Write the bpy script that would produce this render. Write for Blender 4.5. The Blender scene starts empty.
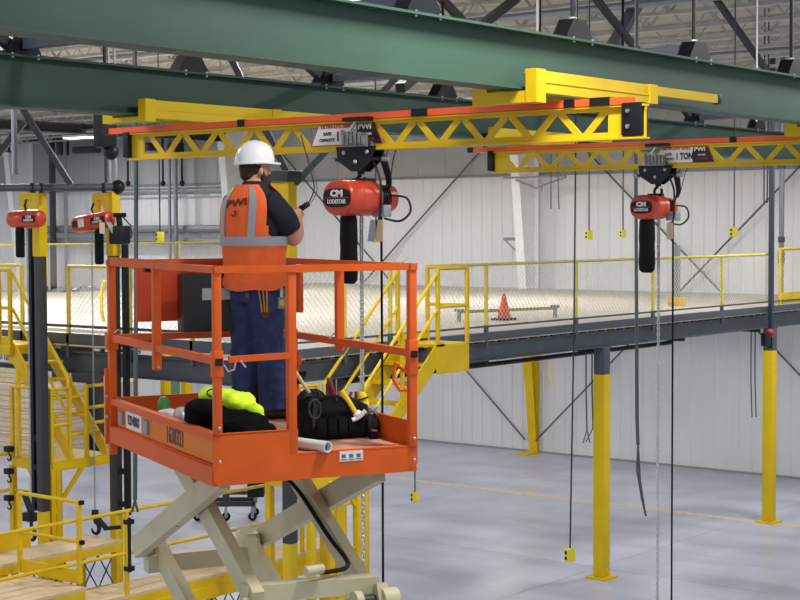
import bpy, bmesh, math, random
from mathutils import Vector, Matrix, noise
random.seed(7)
V = Vector
sc = bpy.context.scene
col = sc.collection

# ------------------------------------------------------------------ camera
FPX = 1600.0
CAM = V((0, 0, 6.1))
YAW, PIT, ROL = math.radians(38.488), math.radians(2.609), math.radians(-0.208)
FW = V((math.cos(YAW)*math.cos(PIT), math.sin(YAW)*math.cos(PIT), -math.sin(PIT)))
R0 = V((math.sin(YAW), -math.cos(YAW), 0))
U0 = R0.cross(FW)
RT = R0*math.cos(ROL) + U0*math.sin(ROL)
UP = -R0*math.sin(ROL) + U0*math.cos(ROL)
cd = bpy.data.cameras.new('camera')
cam = bpy.data.objects.new('camera', cd)
col.objects.link(cam)
cd.sensor_width = 36
cd.lens = 36*FPX/800
cd.clip_end = 300
cam.matrix_world = Matrix(((RT.x, UP.x, -FW.x, CAM.x), (RT.y, UP.y, -FW.y, CAM.y), (RT.z, UP.z, -FW.z, CAM.z), (0, 0, 0, 1)))
cd.dof.use_dof = False
sc.camera = cam

# ------------------------------------------------------------------ world, lights, exposure
w = bpy.data.worlds.new('world')
sc.world = w
w.use_nodes = True
w.node_tree.nodes['Background'].inputs[0].default_value = (0.86, 0.92, 1.0, 1)
w.node_tree.nodes['Background'].inputs[1].default_value = 0.70
sc.view_settings.view_transform = 'Standard'
sc.view_settings.look = 'None'
sc.view_settings.gamma = 1
sc.view_settings.exposure = 0.0
LAMP_W = 235.0
UNDER_W = 72.0

def area(x, y, z, sx, sy, watts, rot=(0, 0, 0), colr=(1, .98, .95)):
    l = bpy.data.lights.new('bay_or_fill_light', 'AREA')  # also used for the added fill lights under the mezzanine
    l.shape = 'RECTANGLE'; l.size = sx; l.size_y = sy; l.energy = watts; l.color = colr
    o = bpy.data.objects.new('bay_or_fill_light', l)
    o.location = (x, y, z); o.rotation_euler = rot
    col.objects.link(o)
    return o

def ray(px, py):
    return FW + RT*((px-400)/FPX) - UP*((py-300)/FPX)

def at(px, py, x=None, y=None, z=None, d=None):
    """point of a world plane (or at a depth) seen in a given direction"""
    v = ray(px, py)
    if x is not None: t = (x-CAM.x)/v.x
    elif y is not None: t = (y-CAM.y)/v.y
    elif z is not None: t = (z-CAM.z)/v.z
    else: t = d
    return CAM + v*t

# ------------------------------------------------------------------ materials
def lin(c):
    return tuple(((x/12.92) if x <= .04045 else ((x+.055)/1.055)**2.4) for x in c)
MATS = {}
def mat(name, rgb, rough=.5, metal=0, var=.12, scale=6, bump=0, spec=.5, emit=None, estr=0, stretch=None):
    if name in MATS: return MATS[name]
    m = bpy.data.materials.new(name); m.use_nodes = True
    nt = m.node_tree; b = nt.nodes['Principled BSDF']
    c = lin([v/255 for v in rgb])
    tc = nt.nodes.new('ShaderNodeTexCoord')
    nz = nt.nodes.new('ShaderNodeTexNoise'); nz.inputs['Scale'].default_value = scale; nz.inputs['Detail'].default_value = 5
    src = tc.outputs['Object']
    if stretch:
        mp = nt.nodes.new('ShaderNodeMapping'); mp.inputs['Scale'].default_value = stretch
        nt.links.new(src, mp.inputs[0]); src = mp.outputs[0]
    nt.links.new(src, nz.inputs['Vector'])
    rp = nt.nodes.new('ShaderNodeValToRGB')
    rp.color_ramp.elements[0].position = .3; rp.color_ramp.elements[1].position = .7
    rp.color_ramp.elements[0].color = (*[x*(1-var) for x in c], 1)
    rp.color_ramp.elements[1].color = (*[min(1, x*(1+var)) for x in c], 1)
    nt.links.new(nz.outputs['Fac'], rp.inputs[0]); nt.links.new(rp.outputs[0], b.inputs['Base Color'])
    b.inputs['Roughness'].default_value = rough; b.inputs['Metallic'].default_value = metal
    b.inputs['Specular IOR Level'].default_value = spec
    if bump:
        bn = nt.nodes.new('ShaderNodeBump'); bn.inputs['Strength'].default_value = bump; bn.inputs['Distance'].default_value = .01
        nt.links.new(nz.outputs['Fac'], bn.inputs['Height']); nt.links.new(bn.outputs[0], b.inputs['Normal'])
    if emit:
        b.inputs['Emission Color'].default_value = (*emit, 1); b.inputs['Emission Strength'].default_value = estr
    MATS[name] = m
    return m

YEL = mat('yellow_paint', (214, 178, 6), .5, var=.10, scale=3, spec=.35)
YEL2 = mat('bright_yellow_paint', (224, 190, 4), .5, var=.06, scale=2, spec=.35)
ORG = mat('lift_orange_paint', (220, 92, 26), .55, var=.07, scale=5, spec=.3)
ORG2 = mat('orange_channel_paint', (228, 124, 28), .55, var=.05, scale=5, spec=.3)
RAILO = mat('orange_rail_cover', (238, 92, 40), .35, var=.05)
GRN = mat('green_beam_paint', (55, 82, 68), .5, var=.10, scale=1.6, spec=.35)
STEEL = mat('dark_grey_steel_paint', (72, 78, 87), .5, var=.1)
DSTEEL = mat('charcoal_steel', (50, 51, 53), .5, var=.12)
BLUEST = mat('blue_grey_steel', (98, 104, 116), .4, var=.08)
BLACK = mat('black_rubber', (15, 15, 17), .65, var=.2, spec=.2)
CLOTH = mat('black_cloth', (15, 15, 17), .95, var=.3, scale=20, spec=.08)
BLACKM = mat('black_metal', (18, 19, 24), .45, var=.2, spec=.3)
GALV = mat('galvanised_steel', (168, 172, 176), .35, metal=.6, var=.1, scale=12)
CHROME = mat('bright_zinc', (200, 200, 200), .28, metal=.9, var=.1)
RED = mat('hoist_red_enamel', (200, 64, 42), .32, var=.08)
CREAM = mat('cream_scissor_paint', (196, 186, 150), .5, var=.09, scale=4)
JOIST = mat('pale_joist_paint', (186, 186, 182), .6, var=.1)
WHITE = mat('white_paint', (246, 246, 247), .5, var=.04)
LABELW = mat('white_label', (228, 226, 220), .4, var=.03)
LABELB = mat('black_label', (24, 22, 24), .4, var=.05)
REDTXT = mat('red_print', (190, 30, 40), .5, var=.03)
WOOD = mat('plank_wood', (206, 182, 146), .7, var=.16, scale=5, stretch=(1, 8, 8))
TAN = mat('fibreboard', (222, 206, 184), .8, var=.1, scale=4)
TAN2 = mat('fibreboard_edge', (208, 190, 168), .8, var=.12, scale=10, stretch=(1, 1, 14))
SKIN = mat('skin', (196, 142, 118), .55, var=.08, scale=14)
HAIR = mat('dark_brown_hair', (46, 32, 26), .85, var=.3, scale=60, bump=.6)
NAVY = mat('navy_cotton', (26, 28, 40), .9, var=.2, scale=20)
DENIM = mat('blue_denim', (44, 56, 100), .9, var=.28, scale=14, bump=.4)
VEST = mat('hi_vis_orange', (255, 108, 44), .75, var=.07, scale=12, emit=lin((.98, .32, .06)), estr=0)
SILV = mat('silver_tape', (164, 164, 166), .45, var=.06)
HAT = mat('white_hard_hat', (226, 226, 226), .3, var=.04)
BOOT = mat('brown_leather', (66, 46, 34), .7, var=.25, scale=20)
LIME = mat('hi_vis_lime', (206, 240, 40), .8, var=.08, scale=14)
BAG = mat('black_bag_canvas', (26, 29, 31), .95, var=.3, scale=18, bump=.3, spec=.12)
PVC = mat('white_pvc', (216, 214, 208), .35, var=.03)
CONE = mat('cone_orange', (236, 76, 40), .5, var=.05)
PALEY = mat('yellow_pendant_plastic', (232, 216, 50), .45, var=.05)
GREENP = mat('green_plastic', (78, 170, 70), .35, var=.1)
TAGB = mat('manila_tag', (212, 196, 160), .7, var=.05)
TAGBL = mat('pale_blue_tag', (164, 182, 196), .7, var=.05)
DIRT = mat('worn_deck_plate', (186, 132, 110), .75, var=.25, scale=9)
HOSE = mat('cable_sheath', (34, 38, 38), .5, var=.1)
CABLE = mat('grey_green_cable', (74, 84, 84), .5, var=.1)
PIPE = mat('painted_pipe', (132, 136, 142), .45, var=.06)
GLOW = mat('lamp_diffuser', (255, 255, 255), .5, var=0, emit=(1, 1, 1), estr=6)
ROPE = mat('wooden_handle', (200, 170, 120), .6, var=.1)

def curve(pts, n=6):
    P = [V(p) for p in pts]
    if len(P) < 3: return P
    Q = [P[0]*2-P[1]]+P+[P[-1]*2-P[-2]]; o = []
    for i in range(1, len(Q)-2):
        a, b, c, d = Q[i-1:i+3]
        for k in range(n):
            t = k/n
            o.append(.5*((2*b)+(c-a)*t+(2*a-5*b+4*c-d)*t*t+(3*b-a-3*c+d)*t**3))
    return o+[P[-1]]
# ------------------------------------------------------------------ mesh builder
class MB:
    def __init__(s, M=None):
        s.v = []; s.f = []; s.M = M
    def pt(s, p):
        p = V(p)
        s.v.append(s.M @ p if s.M else p)
        return len(s.v)-1
    def add(s, vs, fs):
        b = len(s.v)
        for p in vs: s.pt(p)
        s.f += [tuple(b+i for i in f) for f in fs]
        return s
    def box(s, lo, hi):
        (a, b, c), (d, e, f) = lo, hi
        return s.add([(a,b,c),(d,b,c),(d,e,c),(a,e,c),(a,b,f),(d,b,f),(d,e,f),(a,e,f)],
                     [(0,3,2,1),(4,5,6,7),(0,1,5,4),(1,2,6,5),(2,3,7,6),(3,0,4,7)])
    def cbox(s, c, size):
        return s.box([c[i]-size[i]/2 for i in range(3)], [c[i]+size[i]/2 for i in range(3)])
    def bbox(s, lo, hi, r=.01):
        """box with chamfered vertical-profile edges (all twelve)"""
        bm = bmesh.new()
        bmesh.ops.create_cube(bm, size=1)
        for v in bm.verts:
            v.co = V([(lo[i]+hi[i])/2 + v.co[i]*(hi[i]-lo[i]) for i in range(3)])
        bmesh.ops.bevel(bm, geom=bm.edges[:], offset=r, segments=2, affect='EDGES', profile=.6)
        bm.verts.index_update()
        s.add([v.co.copy() for v in bm.verts], [tuple(v.index for v in f.verts) for f in bm.faces]); bm.free()
        return s
    def bar(s, p, q, w, h, up=(0, 0, 1)):
        p = V(p); q = V(q); d = (q-p).normalized(); up = V(up)
        if abs(d.dot(up)) > .98: up = V((1, 0, 0))
        a = d.cross(up).normalized(); b = a.cross(d)
        vs = [c + a*(i*w/2) + b*(j*h/2) for c in (p, q) for i, j in ((-1,-1),(1,-1),(1,1),(-1,1))]
        return s.add(vs, [(0,1,2,3),(7,6,5,4),(0,4,5,1),(1,5,6,2),(2,6,7,3),(3,7,4,0)])
    def tube(s, pts, r, n=8, cap=True, e=1.0, side=None):
        pts = [V(p) for p in pts]
        m = len(pts); rs = r if isinstance(r, (list, tuple)) else [r]*m
        b = len(s.v); a = None
        for i, p in enumerate(pts):
            d = (pts[min(i+1, m-1)]-pts[max(i-1, 0)]).normalized()
            if a is None:
                u = V(side) if side else (V((0, 0, 1)) if abs(d.z) < .9 else V((1, 0, 0)))
                a = (u - d*u.dot(d)).normalized()
            else:
                a = (a - d*a.dot(d)).normalized()
            c = d.cross(a)
            rr = rs[i]; ra, rb = rr if isinstance(rr, (list, tuple)) else (rr, rr*e)
            for k in range(n):
                t = 2*math.pi*k/n
                s.pt(p + a*(ra*math.cos(t)) + c*(rb*math.sin(t)))
        for i in range(m-1):
            for k in range(n):
                s.f.append((b+i*n+k, b+i*n+(k+1) % n, b+(i+1)*n+(k+1) % n, b+(i+1)*n+k))
        if cap:
            s.f.append(tuple(b+k for k in range(n))[::-1]); s.f.append(tuple(b+(m-1)*n+k for k in range(n)))
        return s
    def prism(s, poly, vec):
        """extrude planar polygon (3D points) along vec"""
        n = len(poly); vec = V(vec)
        vs = [V(p) for p in poly] + [V(p)+vec for p in poly]
        return s.add(vs, [tuple(range(n))[::-1], tuple(range(n, 2*n))] + [(i, (i+1) % n, n+(i+1) % n, n+i) for i in range(n)])
    def lathe(s, c, prof, n=20, ax='z'):
        b = len(s.v); c = V(c)
        for r, h in prof:
            for k in range(n):
                t = 2*math.pi*k/n; x, y = r*math.cos(t), r*math.sin(t)
                s.pt(c + (V((x, y, h)) if ax == 'z' else V((h, x, y)) if ax == 'x' else V((y, h, x))))
        for i in range(len(prof)-1):
            for k in range(n):
                s.f.append((b+i*n+k, b+i*n+(k+1) % n, b+(i+1)*n+(k+1) % n, b+(i+1)*n+k))
        s.f.append(tuple(b+k for k in range(n))[::-1]); s.f.append(tuple(b+(len(prof)-1)*n+k for k in range(n)))
        return s
    def ell(s, c, r, n=14, m=9):
        c = V(c); b = len(s.v)
        for i in range(1, m):
            ph = math.pi*i/m
            for k in range(n):
                t = 2*math.pi*k/n
                s.pt(c+V((r[0]*math.sin(ph)*math.cos(t), r[1]*math.sin(ph)*math.sin(t), r[2]*math.cos(ph))))
        top = s.pt(c+V((0, 0, r[2]))); bot = s.pt(c-V((0, 0, r[2])))
        for i in range(m-2):
            for k in range(n):
                s.f.append((b+i*n+k, b+(i+1)*n+k, b+(i+1)*n+(k+1) % n, b+i*n+(k+1) % n))
        for k in range(n):
            s.f.append((top, b+k, b+(k+1) % n)); s.f.append((bot, b+(m-2)*n+(k+1) % n, b+(m-2)*n+k))
        return s
    def build(s, name, m, parent=None, smooth=True, voxel=0, fn=None, fix=True, sm=0):
        me = bpy.data.meshes.new(name)
        org = parent_loc(parent) if parent else None
        if org is None:
            if s.v:
                xs = [p.x for p in s.v]; ys = [p.y for p in s.v]; zs = [p.z for p in s.v]
                org = V(((min(xs)+max(xs))/2, (min(ys)+max(ys))/2, min(zs)))
            else: org = V((0, 0, 0))
        me.from_pydata([p-org for p in s.v], [], s.f)
        if fix or voxel:
            bm = bmesh.new(); bm.from_mesh(me); bmesh.ops.recalc_face_normals(bm, faces=bm.faces[:]); bm.to_mesh(me); bm.free()
        o = bpy.data.objects.new(name, me)
        col.objects.link(o)
        if parent: o.parent = parent
        else: o.location = org
        if voxel:
            md = o.modifiers.new('r', 'REMESH'); md.mode = 'VOXEL'; md.voxel_size = voxel
            if sm:
                m2 = o.modifiers.new('s', 'SMOOTH'); m2.iterations = sm; m2.factor = .5
            dg = bpy.context.evaluated_depsgraph_get(); dg.update()
            me2 = bpy.data.meshes.new_from_object(o.evaluated_get(dg))
            o.modifiers.clear(); o.data = me2; me = me2; me.name = name
            if fn:
                for v in me.vertices: v.co = fn(v.co)
        if smooth:
            for p in me.polygons: p.use_smooth = True
            if not voxel: me.set_sharp_from_angle(angle=math.radians(38))
        me.materials.clear(); me.materials.append(m)
        return o

def parent_loc(o):
    return V(o['_org']) if '_org' in o.keys() else V(o.location)

def tag(o, label, cat, group=None, kind=None):
    if label: o['label'] = label
    if cat: o['category'] = cat
    if group: o['group'] = group
    if kind: o['kind'] = kind
    return o
def thing(name, label, cat, loc=(0, 0, 0), group=None, kind=None):
    o = bpy.data.objects.new(name, None); col.objects.link(o)
    o.location = loc; o.empty_display_size = .1
    return tag(o, label, cat, group, kind)
def struct(o):
    o['kind'] = 'structure'; return o
def sub(parent_part, child_mb, name, m, **k):
    """a sub-part: placed in the coordinates of its part"""
    root = parent_part.parent
    o = child_mb.build(name, m, root, **k) if root else child_mb.build(name, m, parent_part, **k)
    o.parent = parent_part
    return o
def copy_tree(o, delta=None, parent=None, label=None):
    c = o.copy(); col.objects.link(c)
    if parent: c.parent = parent
    if delta is not None: c.location = V(o.location)+V(delta)
    if label: c['label'] = label
    for ch in list(o.children): copy_tree(ch, None, c)
    return c

def text_mb(s, size, org, xd, yd, wscale=1.0, thick=.002, bold=0.0, center=True):
    """lettering as real mesh: org is the centre of the line of text"""
    cu = bpy.data.curves.new('t', 'FONT'); cu.body = s; cu.size = size; cu.extrude = thick/2
    cu.offset = bold; cu.resolution_u = 2
    if center: cu.align_x = 'CENTER'; cu.align_y = 'CENTER'
    o = bpy.data.objects.new('t', cu); col.objects.link(o)
    dg = bpy.context.evaluated_depsgraph_get(); dg.update()
    me = bpy.data.meshes.new_from_object(o.evaluated_get(dg))
    xd = V(xd).normalized(); yd = V(yd).normalized(); zd = xd.cross(yd)
    mb = MB()
    mb.v = [V(org)+xd*(v.co.x*wscale)+yd*v.co.y+zd*v.co.z for v in me.vertices]
    mb.f = [tuple(p.vertices) for p in me.polygons]
    bpy.data.objects.remove(o); bpy.data.curves.remove(cu); bpy.data.meshes.remove(me)
    return mb

# ================================================================== STRUCTURE
WX = 36.0       # the long white wall
RZ = 9.75       # roof deck underside
# floor
fm = mat('polished_concrete', (184, 187, 203), .33, var=.12, scale=.45, stretch=(1, 2.4, 1), spec=.45)
nt = fm.node_tree
fl = MB().box((-4, -14, -.2), (WX+.3, 60.3, 0)).build('floor', fm, smooth=False); struct(fl)
# extra concrete detail: trowel clouds
b = nt.nodes['Principled BSDF']; tc = nt.nodes.new('ShaderNodeTexCoord')
mp = nt.nodes.new('ShaderNodeMapping'); mp.inputs['Scale'].default_value = (.55, .16, 1); mp.inputs['Rotation'].default_value = (0, 0, .75)
n2 = nt.nodes.new('ShaderNodeTexNoise'); n2.inputs['Scale'].default_value = 2.2; n2.inputs['Detail'].default_value = 8
nt.links.new(tc.outputs['Object'], mp.inputs[0]); nt.links.new(mp.outputs[0], n2.inputs['Vector'])
mx = nt.nodes.new('ShaderNodeMix'); mx.data_type = 'RGBA'; mx.blend_type = 'MULTIPLY'; mx.inputs[0].default_value = .8
r2 = nt.nodes.new('ShaderNodeValToRGB'); r2.color_ramp.elements[0].position = .32; r2.color_ramp.elements[0].color = (.66, .67, .70, 1); r2.color_ramp.elements[1].position = .58
old = b.inputs['Base Color'].links[0].from_socket
nt.links.new(n2.outputs['Fac'], r2.inputs[0]); nt.links.new(old, mx.inputs[6]); nt.links.new(r2.outputs[0], mx.inputs[7])
nt.links.new(mx.outputs[2], b.inputs['Base Color'])
m3 = nt.nodes.new('ShaderNodeMath'); m3.operation = 'MULTIPLY_ADD'; m3.inputs[1].default_value = .25; m3.inputs[2].default_value = .22
nt.links.new(n2.outputs['Fac'], m3.inputs[0]); nt.links.new(m3.outputs[0], b.inputs['Roughness'])
# yellow floor line
yl = mat('floor_line_paint', (208, 202, 140), .5, var=.2, scale=8)
o = MB().box((30.1, 8, .001), (30.3, 40, .004)).build('trim_1', yl, smooth=False); struct(o)
# saw-cut joints
jm = mat('saw_cut', (172, 174, 184), .8)
k = 2
for x in (18.2, 24.4): 
    o = MB().box((x, 0, .001), (x+.02, 50, .003)).build('trim_%d' % k, jm, smooth=False); struct(o); k += 1
for y in (8.1, 14.9, 21.7):
    o = MB().box((6, y, .001), (WX, y+.02, .003)).build('trim_%d' % k, jm, smooth=False); struct(o); k += 1
# ribbed metal walls
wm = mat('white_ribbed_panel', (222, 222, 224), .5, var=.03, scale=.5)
wm2 = mat('dimmed_upper_panel', (172, 172, 174), .6, var=.05, scale=.3)  # upper wall coloured darker to stand for the lamps' cut-off
def ribbed(axis, c, a0, a1, z0, z1, sgn, m, name, pitch=.34):
    mb = MB(); prof = []
    t = a0
    while t < a1:
        prof += [(t, 0), (t+pitch-.07, 0), (t+pitch-.05, .018), (t+pitch-.02, .018)]
        t += pitch
    prof.append((t, 0))
    P = []
    for a, dd in prof:
        P.append((c-sgn*dd, a) if axis == 'x' else (a, c-sgn*dd))
    n = len(P)
    vs = [(p[0], p[1], z0) for p in P]+[(p[0], p[1], z1) for p in P]
    fs = [(i, i+1, n+i+1, n+i) for i in range(n-1)]
    back = [(c+sgn*.12, a0), (c+sgn*.12, t)] if axis == 'x' else [(a0, c+sgn*.12), (t, c+sgn*.12)]
    b0 = len(vs)
    vs += [(*back[0], z0), (*back[1], z0), (*back[0], z1), (*back[1], z1)]
    fs += [(b0, b0+1, b0+3, b0+2)]
    mb.add(vs, fs)
    return struct(mb.build(name, m, smooth=False, fix=False))
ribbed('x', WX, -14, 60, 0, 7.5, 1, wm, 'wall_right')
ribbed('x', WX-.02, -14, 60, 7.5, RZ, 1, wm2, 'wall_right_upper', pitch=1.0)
struct(MB().box((WX-.06, -14, 7.46), (WX-.02, 60, 7.53)).build('trim_20', PIPE, smooth=False))
struct(MB().box((WX-.05, -14, 0), (WX-.012, 60, .05)).build('baseboard_right', mat('base_flashing', (150, 150, 152), .5), smooth=False))
ribbed('y', 60.0, -4, WX, 0, RZ, 1, wm, 'wall_back')
# roof deck
rm = mat('roof_deck_liner', (176, 170, 158), .7, var=.08, scale=.6)
struct(MB().box((4, 1, RZ), (WX+.3, 60.3, RZ+.1)).build('ceiling', rm, smooth=False))
# bar joists under the roof
def joist(x, first=None):
    if first is None:
        t = thing('bar_joist', 'pale steel bar joist with zigzag webs under the roof deck', 'joist', (x, 1, 9.0), 'bar joists under the roof')
        mb = MB()
        mb.box((x-.05, 1, RZ-.06), (x+.05, 60, RZ-.005)); mb.build('top_chord', JOIST, t, smooth=False)
        mb = MB(); mb.box((x-.05, 1, 9.02), (x+.05, 60, 9.07)); mb.build('bottom_chord', JOIST, t, smooth=False)
        mb = MB(); y = 1.0; up = False
        while y < 59.4:
            mb.bar((x, y, 9.05 if not up else RZ-.04), (x, y+.62, RZ-.04 if not up else 9.05), .03, .03); y += .62; up = not up
        mb.build('web', JOIST, t, smooth=False)
        return t
    return copy_tree(first, (x-first.location.x, 0, 0))
j0 = joist(12.0)
for i in range(1, 16): joist(12.0+1.55*i, j0)
# rigid-frame wall columns with tapered flanges
def wallcol(y, label, x0=35.88, x1=34.75):
    t = thing('wall_column', label, 'column', (WX-.3, y, 0))
    for nm, za, zb, m in (('painted_foot', 0, 3.9, YEL2), ('shaft', 3.9, RZ-.05, WHITE)):
        xa = x0+(x1-x0)*za/RZ; xb = x0+(x1-x0)*zb/RZ
        mb = MB()
        mb.prism([(xa, y-.13, za), (xa+.025, y-.13, za), (xb+.025, y-.13, zb), (xb, y-.13, zb)], (0, .26, 0))
        mb.prism([(xa+.02, y-.01, za), (35.95, y-.01, za), (35.95, y-.01, zb), (xb+.02, y-.01, zb)], (0, .02, 0))
        mb.box((35.93, y-.13, za), (35.955, y+.13, zb))
        mb.build(nm, m, t, smooth=False)
    MB().box((35.3, y-.2, 0), (35.95, y+.2, .03)).build('base_plate', YEL2, t, smooth=False)
    return t
wallcol(23.95, 'tapered white wall column with yellow painted lower half, right of the landing railing')
wallcol(14.1, 'tapered wall column beyond the right edge of the picture')
wallcol(34.7, 'tapered white wall column behind the worker in the orange vest')
wallcol(45.1, 'tapered white wall column at the far left beyond the grey column pair')
# diagonal brace rods of the wall
def rod(name, p, q, r, m, label, cat, group=None):
    return tag(MB().tube([p, q], r, 8).build(name, m), label, cat, group)
bx = WX-.22
BR = mat('brace_rod', (96, 98, 102), .4, metal=.4)
rod('brace_rod', (bx, 23.8, .35), (bx, 14.2, 9.5), .025, BR, 'thin steel wall brace rod rising right from the foot of the tapered column', 'brace rod')
rod('brace_rod', (bx+.06, 23.8, 9.5), (bx+.06, 14.2, .6), .025, BR, 'thin steel wall brace rod falling to the right behind the smaller hoist', 'brace rod')
rod('brace_rod', (bx, 24.15, .35), (bx, 34.5, 9.7), .025, BR, 'thin steel wall brace rod rising left from the foot of the tapered column', 'brace rod')
rod('brace_rod', (bx+.06, 24.15, 9.5), (bx+.06, 34.5, .4), .025, BR, 'thin steel wall brace rod falling left behind the stair from the far crane girder', 'brace rod')
# wall bracket with arms by the white column
t = thing('wall_bracket', 'small grey wall bracket arm left of the white tapered column', 'bracket', at(510, 240, x=35.4))
MB().bar(at(504, 239, x=35.3), at(516, 239, x=35.3), .06, .08).bar(at(505, 240, x=35.3), at(515, 250, x=35.3), .03, .03).build('arm', PIPE, t)
t = thing('wall_bracket', 'long grey bracket arms under the left end of the far crane girder', 'bracket', at(530, 178, x=35.0))
MB().bar(at(504, 178, x=34.9), at(566, 176, x=34.9), .06, .05).bar(at(536, 188, x=34.9), at(566, 177, x=34.9), .04, .05).bar(at(536, 188, x=34.9), at(516, 180, x=34.9), .04, .05).build('arm', PIPE, t)

# pipes and conduits on the far left part of the wall
def pline(y0, y1, z, r, m, name, label, x=35.7):
    return rod(name, (x, y0, z), (x, y1, z), r, m, label, 'pipe')
pline(33.0, 44.8, 6.07, .12, PIPE, 'wall_pipe', 'upper of two fat grey pipes along the wall left of the worker')
pline(33.0, 44.8, 5.68, .11, PIPE, 'wall_pipe', 'lower of two fat grey pipes along the wall left of the worker')
pline(33.5, 45, 7.36, .035, PIPE, 'wall_conduit', 'thin conduit line under the darkened upper wall behind the hard hat', 35.8)
pline(33.5, 41.6, 7.2, .03, PIPE, 'wall_conduit', 'lower thin conduit line under the darkened upper wall, left of the hard hat', 35.75)
pline(36.0, 44.8, 9.15, .10, DSTEEL, 'roof_pipe', 'dark pipe high on the darkened upper wall behind the left end of the near crane', 35.5)
for i, (px, w_, m_, lb) in enumerate(((53, .11, DSTEEL, 'dark grey vertical pipe rising behind the two red hoists'), (66, .06, PIPE, 'slim grey riser just right of the dark grey vertical pipe behind the two red hoists'),
                       (170, .05, PIPE, 'left riser of the grey pair crossing the two fat wall pipes'), (176, .07, PIPE, 'right riser of the grey pair crossing the two fat wall pipes'))):
    p = at(px, 230, x=35.45-.12*(i % 2)); rod('pipe_riser', (p.x, p.y, 0.1), (p.x, p.y, RZ-.1), w_, m_, lb, 'pipe')
for px, w1 in ((128, 'leftmost'), (182, 'rightmost'), (163, 'middle one')):
    p = at(px, 185, x=35.35)
    t = thing('down_rod', 'short black rod ending in a knob above the wall pipes, %s of three' % w1, 'rod', (p.x, p.y, p.z), 'short black rods over the wall pipes')
    MB().tube([(p.x, p.y, p.z+.05), (p.x, p.y, 9.0)], .035).build('shaft', BLACKM, t)
    MB().ell((p.x, p.y, p.z+.05), (.08, .08, .1)).build('knob', BLACKM, t)
# unit heaters / ducts dark shapes on the high left wall
for i, (px, py, sx, sz, lb) in enumerate(((89, 150, 1.05, .22, 'long dark duct unit high on the left wall'), (65, 148, .25, .5, 'square dark junction box left of the long dark duct unit'),
                               (150, 147, .5, .25, 'dark wall unit seen through the left end of the near girder'), (178, 149, .4, .38, 'second dark wall unit seen through the near girder'))):
    p = at(px, py, x=35.5)
    tag(MB().bbox((35.2, p.y-sx/2, p.z-sz/2), (35.6, p.y+sx/2, p.z+sz/2), .05).build('wall_unit', DSTEEL), lb, 'wall unit')
t = thing('bridging_beam', 'dark grey roof girder running behind the upper left green beam', 'beam', (20, 30, 8.6))
MB().bar((16, 34.7, 8.85), (35, 34.7, 8.85), .02, .2).bar((16, 34.7, 8.97), (35, 34.7, 8.97), .25, .03).bar((16, 34.7, 8.74), (35, 34.7, 8.74), .25, .03).build('girder', DSTEEL, t)
t = thing('bridging_beam', 'second dark roof girder, further back over the left wall', 'beam', (20, 45, 8.4))
MB().bar((12, 45, 8.85), (35, 45, 8.85), .02, .2).bar((12, 45, 8.97), (35, 45, 8.97), .25, .03).bar((12, 45, 8.74), (35, 45, 8.74), .25, .03).build('girder', DSTEEL, t)

# ---------------------------------------------------------------- high-bay lamps (grid under the roof)
def lamp(x, y, label, grp=None, first=[]):
    z = 8.87
    if not first:
        t = thing('high_bay_lamp', label, 'lamp', (x, y, z), grp)
        MB().bbox((x-.2, y-.6, z+.02), (x+.2, y+.6, z+.1), .02).build('housing', WHITE, t)
        MB().box((x-.18, y-.57, z), (x+.18, y+.57, z+.02)).build('diffuser', GLOW, t, smooth=False)
        MB().tube([(x, y-.4, z+.1), (x, y-.4, RZ)], .008, 5).tube([(x, y+.4, z+.1), (x, y+.4, RZ)], .008, 5).build('hanger', GALV, t)
        l = area(x, y, z-.02, .4, 1.2, LAMP_W); l.parent = t; l.location = (0, 0, -.02)
        first.append(t); return t
    t = copy_tree(first[0], (x-first[0].location.x, y-first[0].location.y, 0), label=label)
    if (x > 15 and 11 < y < 30) or x < 10 or y > 34:
        for ch in t.children:
            if ch.type == 'LIGHT':
                if len(first) < 2:
                    ld = ch.data.copy(); ld.energy = LAMP_W*1.5; ld.color = (.97, .98, 1.0); first.append(ld)
                    ld = ch.data.copy(); ld.energy = LAMP_W*.72; first.append(ld)
                ch.data = first[1 if x > 10 and y < 34 else 2]
    return t
LX = [8, 15, 22, 29]; LY = [4.5, 12.4, 20.5, 28.5, 37, 46, 55]
pz = at(8, 52, z=8.95)
SPOTS = {(15, 20.5): (16.4, 21.18), (22, 20.5): (21.39, 21.67), (29, 37): (32.6, 38.5), (22, 12.4): None, (34.2, 37): None}
for gx in LX:
    for gy in LY:
        if gx > 30: continue
        q_ = SPOTS.get((gx, gy), (gx, gy))
        if q_ is None: continue
        x, y = q_
        nm_ = {(15, 20.5): 'flat white lit high-bay lamp at the far left between the two green beams', (22, 20.5): 'flat white lit high-bay lamp seen between the green beams above the worker', (29, 37): 'flat white lit high-bay lamp seen left of the near crane under the farther green beam'}.get((gx, gy))
        lamp(x, y, nm_ or 'flat white high-bay lamp hung under the roof joists', 'high-bay lamps under the roof')

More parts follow.
